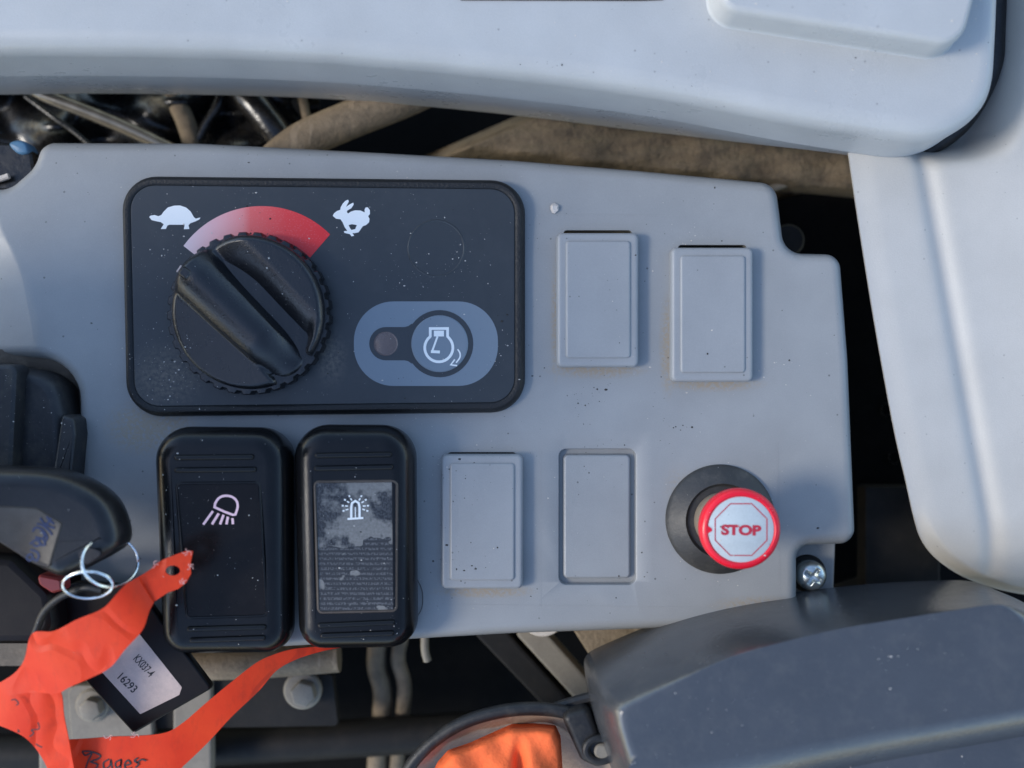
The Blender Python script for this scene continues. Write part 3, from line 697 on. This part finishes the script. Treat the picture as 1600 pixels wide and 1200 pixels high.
for t_, zz in ((.03, -40), (0, 60), (.02, 76), (.12, 118), (.28, 152), (.46, 174), (.62, 187), (.76, 196), (.88, 201.5), (.97, 204.2), (1, 204.8)): rings.append(blend(t_, zz))
cB = (sum(p[0] for p in B) / len(B), sum(p[1] for p in B) / len(B))
for k in (.97, .93, .92): rings.append([(cB[0] + (p[0] - cB[0]) * k, cB[1] + (p[1] - cB[1]) * k, 205) for p in B])
part('lid', MB().loft(rings, False, True), 'pod_black', pod, smooth=60)
lo = rpoly([(*I(962, 1232, 150)[:2], 20), (*I(1760, 1098, 150)[:2], 20), (*I(1760, 1420, 150)[:2], 20), (*I(1000, 1420, 150)[:2], 20)], 6)
part('lower_shell', MB().prof(lo, [(0, -20), (0, 140), (2, 146), (6, 149.5), (10, 150), (11, 150)]), 'pod_black', pod)
sa = I(1060, 1214, 150); sb = I(1700, 1108, 150)
part('seam_ridge', MB().tube([(sa[0], sa[1], 149), ((sa[0] + sb[0]) / 2, (sa[1] + sb[1]) / 2, 149), (sb[0], sb[1], 149)], 4, 8), 'pod_black', pod)

# ------------------------------------------------------------------ lever boot ring with orange cloth
lb = thing('lever_boot', 'black ring with dusty lining beside the lever housing', 'boot', (790, 1230, -80))
cx, cy, _ = I(800, 1255, 70)
hoop = [I(x, y, z) for x, y, z in ((590, 1330, 40), (612, 1255, 46), (650, 1185, 55), (710, 1136, 62), (780, 1112, 68), (850, 1108, 70), (905, 1122, 68), (960, 1170, 60), (990, 1260, 52), (960, 1350, 44), (800, 1400, 38))]
part('ring', MB().tube(hoop, 10, 12, True), 'rubber_black', lb)
H = crom(hoop, 8, True); m_ = (790, 1250)
part('lining', MB().loft([[(p[0] + (m_[0] - p[0]) * t_, p[1] + (m_[1] - p[1]) * t_, p[2] + dz) for p in H] for t_, dz in ((.03, 2), (.07, -6), (.16, -26), (.34, -70), (.5, -90))], False, True), 'boot_lining', lb)
def cl(u, v):
    a = math.pi + .06 - u * (math.pi + .1) ; r = v
    bx_ = [(672, 1215), (684, 1190), (700, 1172), (735, 1160), (775, 1142), (800, 1131), (835, 1130), (868, 1133), (876, 1150), (880, 1215)]
    k = u * (len(bx_) - 1); i = min(int(k), len(bx_) - 2); t_ = k - i
    ex = bx_[i][0] * (1 - t_) + bx_[i + 1][0] * t_; ey = bx_[i][1] * (1 - t_) + bx_[i + 1][1] * t_
    x = 800 + (ex - 800) * v; y = 1330 + (ey - 1330) * v
    z = 96 + 22 * math.sqrt(max(0, 1 - v ** 4)) - 60 * SM(.93, 1, v)
    z -= 26 * math.exp(-((x - 812) / 10) ** 2) * SM(1140, 1190, y); z += 5 * math.sin(x * .05 + y * .03) + 3 * math.sin(x * .11 - y * .07)
    return I(x, y, z)
solo('orange_cloth', MB().grid(cl, 60, 50), 'cloth_orange', I(790, 1240, 40), 'crumpled bright orange cloth stuffed into the black ring', 'cloth', smooth=80)
# lug and eye between ring and pod
lg = thing('linkage_eye', 'small black linkage lug with an open eye beside the orange cloth', 'linkage', (920, 1160, 40))
o = I2(rpoly([(876, 1118, 12), (920, 1106, 14), (938, 1150, 10), (962, 1180, 26), (940, 1205, 26), (908, 1190, 14), (890, 1150, 10)], 6), 95)
part('lug', MB().prof(o, [(0, 40), (0, 84), (1.5, 90), (5, 94), (9, 95), (10, 95)]), 'rubber_black', lg)
ex, ey, _ = I(938, 1172, 100)
part('eye_ring', MB().tube([(ex + 21 * math.cos(i * math.pi / 6), ey + 17 * math.sin(i * math.pi / 6), 98) for i in range(12)], 6, 10, True), 'rubber_black', lg)
part('pin', MB().revolve(ex + 3, ey + 3, [(12, 60), (12, 98), (9, 101), (1, 101)], 24), 'dusty_steel', lg)
part('link_bar', MB().tube([I(850, 1112, 50), I(900, 1096, 55), I(960, 1080, 60)], 9, 10), 'rubber_black', lg)

# ------------------------------------------------------------------ ignition switch boot at left edge
ig = thing('ignition_switch', 'scuffed black ignition switch body in its pocket at left edge', 'ignition switch', (30, 660, -80))
o = rpoly([(-180, 590, 30), (-10, 566, 50), (85, 585, 60), (101, 650, 40), (104, 760, 10), (-180, 790, 20)], 8)
o = I2(o, 25)
part('body', MB().prof(o, [(0, -90), (0, -10), (1.5, 4), (6, 14), (13, 20), (20, 22), (21, 22)]), 'boot_black', ig)
o = I2(rpoly([(26, 560, 4), (55, 572, 4), (44, 760, 4), (17, 760, 4)], 3), 34)
part('rib', MB().prof(I2(rpoly([(-120, 575, 16), (28, 568, 14), (18, 770, 4), (-120, 790, 10)], 5), 52), [(0, 10), (0, 44), (2, 50), (7, 53), (8, 53)]), 'boot_black', ig)
part('side_lug', MB().prof(I2(rpoly([(95, 646, 6), (116, 654, 7), (119, 680, 6), (110, 770, 4), (76, 770, 4)], 5), 45), [(0, -20), (0, 38), (2, 43), (5, 45), (6, 45)]), 'boot_black', ig)

# ------------------------------------------------------------------ key, rings, fob, cord
ZK = 185
kx = [(-160, 726), (0, 729), (60, 731), (100, 738), (140, 755), (168, 776), (184, 802), (193, 836), (188, 856), (172, 868), (146, 882), (120, 895), (95, 903), (70, 894), (30, 872), (0, 850), (-160, 800)]
ko_ = I2([tuple(p) for p in crom(kx, 4, True)], ZK - 20)
ik = thing('ignition_key', 'black plastic key head with hand-written blue lettering on its plate', 'key', (60, 820, 0))
part('key_head', MB().prof(ko_, [(7, 110), (2, 124), (0, 140), (.5, 152), (3, 163), (7, 172), (13, 178), (20, 181), (26, 182), (28, 182)]), 'key_black', ik, smooth=60)
pl = I2(rpoly([(-140, 786, 5), (0, 789, 10), (60, 792, 20), (101, 816, 7), (80, 888, 6), (55, 880, 12), (0, 846, 10), (-140, 800, 5)], 5), 178)
kp = part('key_plate', MB().prof(pl, [(0, 172), (.5, 181.6), (1.6, 183.4), (3, 183.6), (4, 183.2)]), 'key_plate', ik, 'brown plate with blue hand-written letters')
K7 = lambda pts: I2([(x / 4.615, 700 + y / 4.615) for x, y in pts], 179)
mb = MB()
for s_ in ([(205, 775), (235, 760), (245, 790), (225, 808), (205, 795), (205, 775)], [(230, 730), (275, 745), (290, 775), (275, 808), (250, 795)], [(225, 690), (270, 660), (305, 690), (270, 705), (250, 690)], [(265, 640), (320, 655), (335, 695), (300, 690), (290, 650)],
           [(245, 600), (270, 570), (320, 590), (350, 640), (335, 670)], [(300, 600), (330, 620), (320, 655)], [(275, 545), (320, 555), (370, 600), (385, 625)], [(300, 500), (320, 530), (360, 560), (405, 575)], [(345, 490), (370, 520), (400, 545)], [(380, 500), (350, 545), (330, 560)]):
    mb.stroke(K7(crom(s_, 4)), 2.6, 183.4 + .05 * len(mb.v) / 200, .4)
part('blue_lettering', mb, 'ink_blue', kp)
# opening through the key head
o = I2(rpoly([(124, 862, 5), (136, 853, 5), (166, 862, 5), (140, 880, 8), (128, 878, 5)], 4), 176)
part('ring_hole', MB().slab(o, 172, 182.4), 'ink_black', ik, 'dark ring opening at the end of the key head')
def torus(c, rx, ry, tilt, r, z, coil=1):
    n_ = 48 * coil; p = []
    for i in range(n_):
        a = 2 * math.pi * i / 48
        p.append(I(c[0] + rx * math.cos(a), c[1] + ry * math.sin(a), z + tilt[0] * math.cos(a) + tilt[1] * math.sin(a) + (i / 48) * 3.5))
    return p
solo('key_ring', MB().tube(torus((172, 878), 44, 39, (-37, 13), 3, 164), 2.0, 10, True, 0), 'ring_steel', I(172, 878, 180), 'large thin bright wire ring hanging from the key head', 'key ring', 'key rings')
solo('key_ring', MB().tube(torus((137, 914), 39, 21, (0, -14), 3, 174, 2), 1.9, 10, False, 0), 'ring_steel', I(137, 914, 170), 'small double coil split ring linked below the larger ring', 'key ring', 'key rings')
solo('tag_cord', MB().tube([I(48, 1010, 110), I(58, 982, 120), I(70, 955, 132), I(96, 932, 146), I(134, 918, 158), I(160, 922, 160)], 5.5, 12), 'rubber_black', I(90, 940, 130), 'thick black cord loop running below the small split ring', 'cord')
fb = thing('key_fob', 'glossy black key tag with a white printed sticker', 'key tag', (190, 1020, 20))
o = I2(rpoly([(105, 908, 30), (212, 916, 26), (331, 1076, 6), (208, 1147, 6), (60, 985, 30)], 6), 48)
tb = part('tag_body', MB().prof(o, [(2, 26), (0, 30), (0, 43), (1, 46.5), (3, 48), (4, 48)]), 'fob_black', fb)
o = I2(rpoly([(209, 980, 2), (284, 1074, 3), (280, 1086, 3), (219, 1116, 2), (146, 1036, 2)], 3), 49)
stk = part('sticker', MB().slab(o, 47.9, 48.6), 'label_white', fb, 'white sticker with two printed lines and a lifting corner')
Z2 = lambda x, y: I(x / 3, 800 + y / 3, 49)
a = Z2(622, 692); part('printed_line', text_mb('KX037-4', a[:2], math.atan2(84, 76), 37, 13, 48.6, .012), 'ink_black', stk)
a = Z2(548, 780); part('printed_line', text_mb('16293', a[:2], math.atan2(70, 72), 33, 13, 48.6, .012), 'ink_black', stk)
o = I2(rpoly([(55, 896, 10), (96, 904, 8), (98, 924, 6), (80, 928, 6), (60, 915, 10)], 4), 110)
ks = thing('key_shank_collar', 'dark red translucent collar half hidden beneath the key head', 'collar', I(20, 930, 20))
part('red_insert', MB().prof(o, [(0, 80), (0, 104), (1.5, 108), (4, 110)]), 'maroon', ks)
o = I2(rpoly([(-150, 850, 10), (20, 868, 20), (80, 925, 30), (90, 985, 30), (60, 1010, 20), (-150, 1010, 10)], 6), 90)
part('collar_body', MB().prof(o, [(0, -40), (0, 70), (2, 80), (8, 88), (16, 90), (17, 90)]), 'fob_black', ks)

# ------------------------------------------------------------------ orange ribbon
sp = thing('orange_ribbon', 'torn orange plastic ribbon with handwriting tied to the key rings', 'ribbon', (120, 1080, 60))
def rib(A_, B_, n_=6, th=2):
    a = crom([I(*p) for p in A_], n_); b = crom([I(*p) for p in B_], n_); return MB().ribbon(a, b, th)
rb1 = MB()
end = [(300, 862), (291, 861), (276, 866), (256, 874), (241, 882), (236, 889), (222, 898), (208, 906), (232, 946), (262, 926), (277, 921), (290, 911), (297, 897), (296, 882)]
rb1.slab(I2(end, 150), -1, 1, [I2(circ(269, 892, 11.5, 20, 0, 8), 150)], zf=lambda x, y: 150 - .12 * (x - 260) * .5)
part('torn_end', rb1, 'strap_orange', sp, 'torn ribbon end with a punched oval hole')
p = rib([(216, 903, 156), (198, 912, 168), (183, 927, 172), (160, 951, 170), (120, 968, 166), (84, 986, 162), (50, 990, 158), (38, 1030, 148), (22, 1052, 138), (-6, 1070, 130)],
        [(240, 942, 152), (233, 955, 158), (222, 985, 164), (196, 1014, 166), (172, 1043, 164), (140, 1060, 160), (108, 1074, 156), (88, 1084, 148), (50, 1082, 142), (10, 1088, 132)])
part('upper_band', p, 'strap_orange', sp, smooth=60)
p = rib([(-40, 1062, 118), (0, 1066, 126), (30, 1064, 134), (70, 1074, 136), (94, 1080, 134), (100, 1120, 128), (108, 1160, 124), (120, 1225, 118)],
        [(-60, 1120, 110), (-20, 1128, 114), (10, 1138, 118), (35, 1150, 120), (52, 1165, 118), (66, 1185, 114), (78, 1210, 112), (88, 1240, 110)])
part('folded_band', p, 'strap_orange', sp, 'folded ribbon part with small ink marks', smooth=60)
ta = [(106, 1156, 92), (140, 1154, 94), (176, 1151, 95), (215, 1150, 94), (258, 1145, 92), (285, 1130, 88), (320, 1100, 82), (360, 1067, 74), (400, 1036, 60), (430, 1022, 48), (460, 1014, 36), (500, 1010, 20), (530, 1006, 6)]
tb_ = [(118, 1235, 92), (150, 1238, 94), (185, 1240, 95), (225, 1238, 94), (262, 1218, 92), (292, 1192, 88), (325, 1160, 82), (362, 1120, 74), (404, 1080, 60), (432, 1048, 48), (464, 1030, 36), (502, 1018, 20), (532, 1012, 6)]
part('lower_band', rib(ta, tb_), 'strap_orange', sp, 'ribbon tail bearing black handwriting', smooth=60)
mb = MB()
Z2b = lambda pts, z: I2([(x / 3, 800 + y / 3) for x, y in pts], z)
for s_ in ([(385, 1122), (400, 1140), (430, 1130), (412, 1170), (398, 1215)], [(385, 1122), (425, 1122), (470, 1140), (458, 1158), (425, 1170), (458, 1184), (440, 1208), (405, 1215)], [(512, 1158), (486, 1175), (490, 1203), (514, 1190), (520, 1162), (526, 1205)],
           [(566, 1160), (542, 1175), (546, 1198), (566, 1185), (568, 1162), (562, 1235)], [(585, 1188), (612, 1180), (600, 1163), (584, 1182), (592, 1204), (618, 1198)], [(646, 1152), (630, 1166), (650, 1180), (634, 1198)], [(640, 1178), (662, 1160), (686, 1166)]):
    mb.stroke(Z2b(crom(s_, 5), 95), 2.2, 95.2, .4)
part('handwriting', mb, 'ink_black', sp)
mb = MB()
for s_ in ([(55, 880), (75, 878), (88, 895), (78, 905)], [(180, 985), (185, 1015), (150, 1020), (160, 1035), (140, 1052)], [(85, 1018), (92, 1028), (84, 1030)], [(170, 1085), (185, 1095), (200, 1102)]):
    z_ = 137; mb.stroke(Z2b(crom(s_, 5), z_), 1.8, z_ + 1.2, .4)
part('ink_mark', mb, 'ink_black', sp)
mb = MB()
random.seed(3)
for (x, y, z_) in ((293, 861, 150), (297, 885, 150), (288, 912, 150), (242, 884, 150), (172, 1150, 97), (212, 1148, 96)):
    for k in range(4):
        a = random.uniform(0, 6.28); q = random.uniform(4, 9); p0 = I(x, y, z_); mb.tube([p0, (p0[0] + q * .6 * math.cos(a), p0[1] + q * .6 * math.sin(a), p0[2] + 2), (p0[0] + q * math.cos(a + .6), p0[1] + q * math.sin(a + .6), p0[2] + 3)], .45, 5, False, 3)
part('frayed_threads', mb, 'paper_edge', sp, kind='stuff')

# ------------------------------------------------------------------ things seen in the gap under the upper cover
def htube(name, pts, r, mat, label, cat, group=None): return solo(name, MB().tube([I(*p) for p in pts], r, 18), mat, I(*pts[len(pts) // 2]), label, cat, group)
htube('steel_rod', [(20, 118, -180), (65, 146, -178), (140, 176, -178), (210, 206, -180), (300, 250, -182)], 12, 'rod_steel', 'polished dark rod slanting across the gap at left', 'rod')
htube('thin_cable', [(40, 150, -210), (85, 184, -208), (115, 205, -210), (150, 235, -210)], 5, 'gloss_black', 'thin scratched cable below the polished rod', 'cable')
htube('hydraulic_hose', [(262, 110, -220), (272, 150, -210), (290, 190, -210), (300, 225, -215), (310, 270, -220)], 17, 'dusty_hose', 'dusty grey hose bending down, leftmost in the gap', 'hose', 'hoses in the gap')
htube('hydraulic_hose', [(350, 130, -210), (340, 165, -210), (322, 195, -212), (305, 230, -215)], 9, 'gloss_black', 'slim dark hose crossing beside the leftmost grey hose', 'hose', 'hoses in the gap')
htube('hydraulic_hose', [(365, 120, -210), (395, 160, -200), (425, 198, -200), (450, 240, -210)], 27, 'gloss_black', 'thick shiny black hose with a bright highlight', 'hose', 'hoses in the gap')
htube('hydraulic_hose', [(420, 110, -250), (470, 170, -245), (500, 215, -250)], 9, 'dusty_hose', 'slim dusty hose behind the shiny black hose', 'hose', 'hoses in the gap')
htube('metal_stay', [(466, 110, -220), (474, 160, -215), (486, 215, -215)], 8, 'dusty_hose', 'narrow dusty metal stay standing between hoses', 'stay')
htube('hydraulic_hose', [(420, 262, -155), (470, 222, -152), (540, 190, -152), (640, 150, -155), (720, 110, -160)], 32, 'dusty_hose', 'thick tan dust-caked hose rising to the right', 'hose', 'hoses in the gap')
def sleeve(u, v):
    x = -140 + 640 * u; y = 60 + 240 * v
    z = -250 + 34 * math.sin(x * .026 + y * .045) * math.sin(x * .013 - y * .02 + 1) + 9 * math.sin(x * .05 - y * .075) + 22 * SM(.2, .8, u)
    return I(x, y, z)
solo('black_sleeve', MB().grid(sleeve, 110, 50), 'gloss_black', I(150, 180, -240), 'crumpled glossy black sleeve filling the gap at upper left', 'sleeve', smooth=80)
def mud(u, v):
    y = 120 + 260 * v; x0 = 700 + (228 - y) * 2.3; x = x0 + (1420 - x0) * u
    z = -185 + 30 * math.sin(math.pi * v) + 3 * math.sin(x * .03) + 2 * math.sin(x * .071 + y * .05) - 90 * SM(40, 0, x - x0) + 5 * math.sin(x * .045 + y * .09) * math.sin(x * .017 - y * .13) - 120 * SM(254, 300, y - (x - 1000) * .11)
    return I(x, y, z)
solo('muddy_guard', MB().grid(mud, 150, 60), 'dirty_rubber', I(1000, 220, -200), 'broad brown mud-caked guard lying behind the panel', 'guard', smooth=70)
htube('rubber_lip', [(1190, 300, -190), (1250, 280, -180), (1330, 262, -178), (1400, 235, -178)], 7, 'dusty_steel', 'thin curved grey lip at the end of the muddy guard', 'seal')
# dark fittings at the left notch
lf = thing('notch_fitting', 'dark fitting with blue cap in the notch at left edge', 'fitting', I(10, 250, -90))
part('housing', MB().prof(I2(rpoly([(-120, 215, 8), (18, 222, 10), (50, 236, 8), (60, 300, 10), (-120, 300, 8)], 5), -60), [(0, -150), (0, -70), (2, -63), (6, -60), (7, -60)]), 'gloss_black', lf)
part('blue_cap', MB().prof(I2(crom([(14, 226), (20, 220), (32, 219), (41, 224), (44, 238), (28, 240)], 4, True), -55), [(0, -90), (0, -58), (2, -55), (4, -54)]), 'blue_tape', lf, 'blue tape cap')
part('pale_stub', MB().tube([I(-20, 284, -50), I(2, 279, -50), I(14, 275, -50)], 5, 10), 'crumb', lf)
# black inner wall at the right, seen between panel and side cover
iw = thing('inner_frame', 'black inner frame wall in the gap between panel and side cover', 'frame', (1350, 600, -300))
part('wall', MB().prof(rpoly([(1225, 285, 10), (1470, 230, 10), (1560, 880, 10), (1240, 1000, 10)], 4), [(0, -300), (0, -210), (3, -206), (6, -206)]), 'deck_black', iw)
for (x, y) in ((1386, 640), (1398, 715)):
    c_ = I(x, y, -200); part('embossed_mark', MB().tube([(c_[0] + 9 * math.cos(i * .785), c_[1] + 11 * math.sin(i * .785), -205) for i in range(8)], 1.4, 6, True), 'gloss_black', iw)
part('round_boss', MB().revolve(*I(1232, 375, -150)[:2], [(28, -206), (28, -152), (24, -148), (1, -148)], 32), 'dark_metal', iw)
solo('support_post', MB().box(*I(1352, 760, -160)[:2], *I(1470, 990, -160)[:2], -480, -160, 4, 6), 'dark_metal', I(1410, 880, -300), 'dark brown post under the corner of the side cover', 'post')

# ------------------------------------------------------------------ things seen below the panel
def bolt(x, y, z, r, label):
    b = thing('flange_bolt', label, 'bolt', I(x, y, z), 'flange bolts'); p = I(x, y, z + 20)
    part('flange', MB().revolve(p[0] - r * .18, p[1] - 1, [(r * 1.25, z - 6), (r * 1.25, z + 3), (r * 1.1, z + 7), (r * .8, z + 8), (1, z + 8)], 40), 'dusty_steel', b)
    hx = [(p[0] + r * .86 * math.cos(R(15 + 60 * i)), p[1] + r * .86 * math.sin(R(15 + 60 * i)), r * .22) for i in range(6)]
    part('head', MB().prof(rpoly(hx, 4), [(0, z + 4), (0, z + 24), (1.6, z + 27.4), (4, z + 28.6)]), 'dusty_steel', b)
bolt(142, 1108, -160, 23, 'pale flange bolt in the bracket behind the black key tag')
bolt(474, 1084, -150, 26, 'dusty flange bolt right of the orange ribbon, below the rockers')
br = thing('mounting_bracket', 'dusty beige metal bracket behind the key tag', 'bracket', I(160, 1120, -180))
part('plate', MB().prof(I2(rpoly([(60, 1060, 10), (112, 1052, 12), (126, 1150, 10), (270, 1150, 10), (270, 1010, 10), (330, 1010, 8), (330, 1230, 8), (60, 1230, 8)], 5), -165), [(0, -190), (0, -169), (1.5, -166), (4, -165), (5, -165)]), 'dusty_steel', br)
part('seat', MB().prof(I2(rpoly([(105, 1070, 16), (230, 1070, 16), (240, 1160, 16), (112, 1168, 16)], 6), -160), [(0, -190), (0, -163), (2, -160), (3, -160)]), 'dusty_steel', br)
solo('cross_beam', MB().tube([I(250, 1040, -140), I(400, 1036, -138), I(530, 1026, -138)], 26, 18), 'dusty_hose', I(390, 1036, -140), 'beige dusty tube beneath the rocker switches', 'beam')
solo('lower_plate', MB().prof(I2(rpoly([(240, 1060, 8), (520, 1052, 8), (530, 1135, 8), (230, 1140, 8)], 4), -180), [(0, -200), (0, -183), (2, -180), (3, -180)]), 'dark_metal', I(380, 1100, -190), 'dark metal plate behind the dusty flange bolt', 'plate')
htube('vertical_hose', [(592, 985, -275), (588, 1040, -275), (598, 1090, -280), (588, 1200, -310), (592, 1290, -380)], 17, 'dusty_hose', 'dusty hose hanging below the beacon switch, left of the pair', 'hose', 'hoses below the panel')
htube('vertical_hose', [(630, 985, -275), (622, 1030, -275), (632, 1080, -280), (620, 1200, -310), (628, 1290, -380)], 13, 'dusty_hose', 'dusty hose hanging below the beacon switch, right of the pair', 'hose', 'hoses below the panel')
htube('locating_pin', [(664, 985, -120), (664, 1015, -120), (668, 1032, -124)], 7, 'dusty_steel', 'pale metal pin hanging under the panel edge', 'pin')
solo('base_rail', MB().tube([I(-140, 1180, -260), I(300, 1168, -260), I(760, 1140, -260)], 34, 16), 'dark_metal', I(300, 1168, -270), 'dark dusty rail running along the bottom behind the ribbon', 'rail')
p = I(848, 958, -60); solo('round_spacer', MB().revolve(p[0], p[1], [(40, -120), (40, -68), (38, -64), (20, -63), (1, -63)], 40), 'crumb', (p[0], p[1], -120), 'pale round spacer peeking out under the panel edge', 'spacer')
def bar(name, pts, label, mat, z):
    o_ = I2(rpoly([(x, y, 6) for x, y in pts], 4), z); return solo(name, MB().prof(o_, [(0, z - 60), (0, z - 4), (1.5, z - 1), (5, z), (6, z)]), mat, (*o_[0], z - 60), label, 'bar')
bar('brace_bar', [(735, 985), (790, 985), (900, 1105), (860, 1115)], 'slanting dark brace bar under the panel, left one', 'dark_metal', -130)
bar('brace_bar', [(800, 985), (850, 985), (935, 1080), (905, 1100)], 'slanting grey brace bar under the panel, right one', 'dusty_steel', -125)
bar('frame_block', [(880, 960), (1110, 950), (1110, 1060), (960, 1085)], 'grey-brown frame block between panel and lever housing', 'dusty_hose', -110)

# ------------------------------------------------------------------ crumbs, dust and grit
def crumb_mb(p, r, seed):
    rnd = random.Random(seed); bm = bmesh.new(); bmesh.ops.create_icosphere(bm, subdivisions=2, radius=1)
    v = [(p[0] + q.co.x * r * rnd.uniform(.75, 1.2), p[1] + q.co.y * r * rnd.uniform(.75, 1.2), p[2] + max(-.3, q.co.z) * r * .8 * rnd.uniform(.7, 1.1)) for q in bm.verts]
    bm.verts.index_update(); f = [tuple(q.index for q in fc.verts) for fc in bm.faces]; bm.free(); return MB().add(v, f)
solo('dirt_crumb', crumb_mb((867, 325, panel_dz(867, 325) + 2), 7.5, 1), 'crumb', (867, 325, -5), 'pale dirt crumb lying above the nearest blank cover', 'crumb')
solo('stray_hair', MB().tube([(652, 905, 1.2), (660, 925, 1.5), (659, 950, 1.6), (648, 968, 1.2)], .5, 5), 'grit', (655, 935, 0), 'thin dark curled hair beside the beacon rocker switch', 'hair')
bpy.context.view_layer.update(); dg = bpy.context.evaluated_depsgraph_get()
def drop(x, y):
    o_ = W((x, y, 700)); ok, loc, nrm, idx, ob, mt = scene.ray_cast(dg, o_, Vector((0, 0, -1)))
    return (loc, nrm, ob) if ok else None
rnd = random.Random(11)
def scatter(n_, mat, name, label, r0, r1, zones):
    V = []; F = []; cnt = 0
    cl_ = [(rnd.uniform(z_[0], z_[2]), rnd.uniform(z_[1], z_[3])) for z_ in zones * 3]
    while cnt < n_:
        x0, y0, x1, y1, w_ = rnd.choice(zones)
        if rnd.random() < .55 and cl_: cx_, cy_ = rnd.choice(cl_); x = rnd.gauss(cx_, 22); y = rnd.gauss(cy_, 22)
        else: x = rnd.uniform(x0, x1); y = rnd.uniform(y0, y1)
        h = drop(x, y); cnt += 1
        if not h or h[1].z < .8 or h[0].z < -45 * S or 'strap' in h[2].name: continue
        r = (r0 + (r1 - r0) * rnd.random() ** 4) * S; k = len(V); a = rnd.uniform(0, 3)
        c_ = h[0]; e = rnd.uniform(.6, 1.7)
        for q in range(5): V.append((c_.x + r * e * math.cos(a + q * 1.2566) * rnd.uniform(.7, 1.2), c_.y + r * math.sin(a + q * 1.2566) * rnd.uniform(.7, 1.2), c_.z - r * .1))
        V.append((c_.x, c_.y, c_.z + r * rnd.uniform(.4, .9)))
        for q in range(5): F.append((k + q, k + (q + 1) % 5, k + 5))
    me = bpy.data.meshes.new(name); me.from_pydata(V, [], F); ob = bpy.data.objects.new(name, me); C.objects.link(ob); me.materials.append(M[mat])
    ob['kind'] = 'stuff'; ob['label'] = label; ob['category'] = 'dust'
Zn = [(60, 230, 1330, 980, 1)] * 5 + [(205, 290, 805, 630, 1)] * 3 + [(260, 680, 640, 1000, 1)] + [(860, 0, 1530, 190, 1)] * 2 + [(0, 0, 1500, 140, 1), (940, 1000, 1600, 1200, 1), (200, 540, 330, 640, 1), (1040, 720, 1210, 900, 1), (0, 570, 120, 730, 1)]
scatter(1500, 'crumb', 'pale_dust', 'pale dust specks scattered over the panel and covers', .3, 1.55, Zn)
Zd = [(60, 230, 1330, 980, 1)] * 4 + [(0, 0, 1530, 190, 1)]
scatter(420, 'grit', 'dark_grit', 'fine dark grit scattered over the grey plastic', .5, 2.2, Zd)
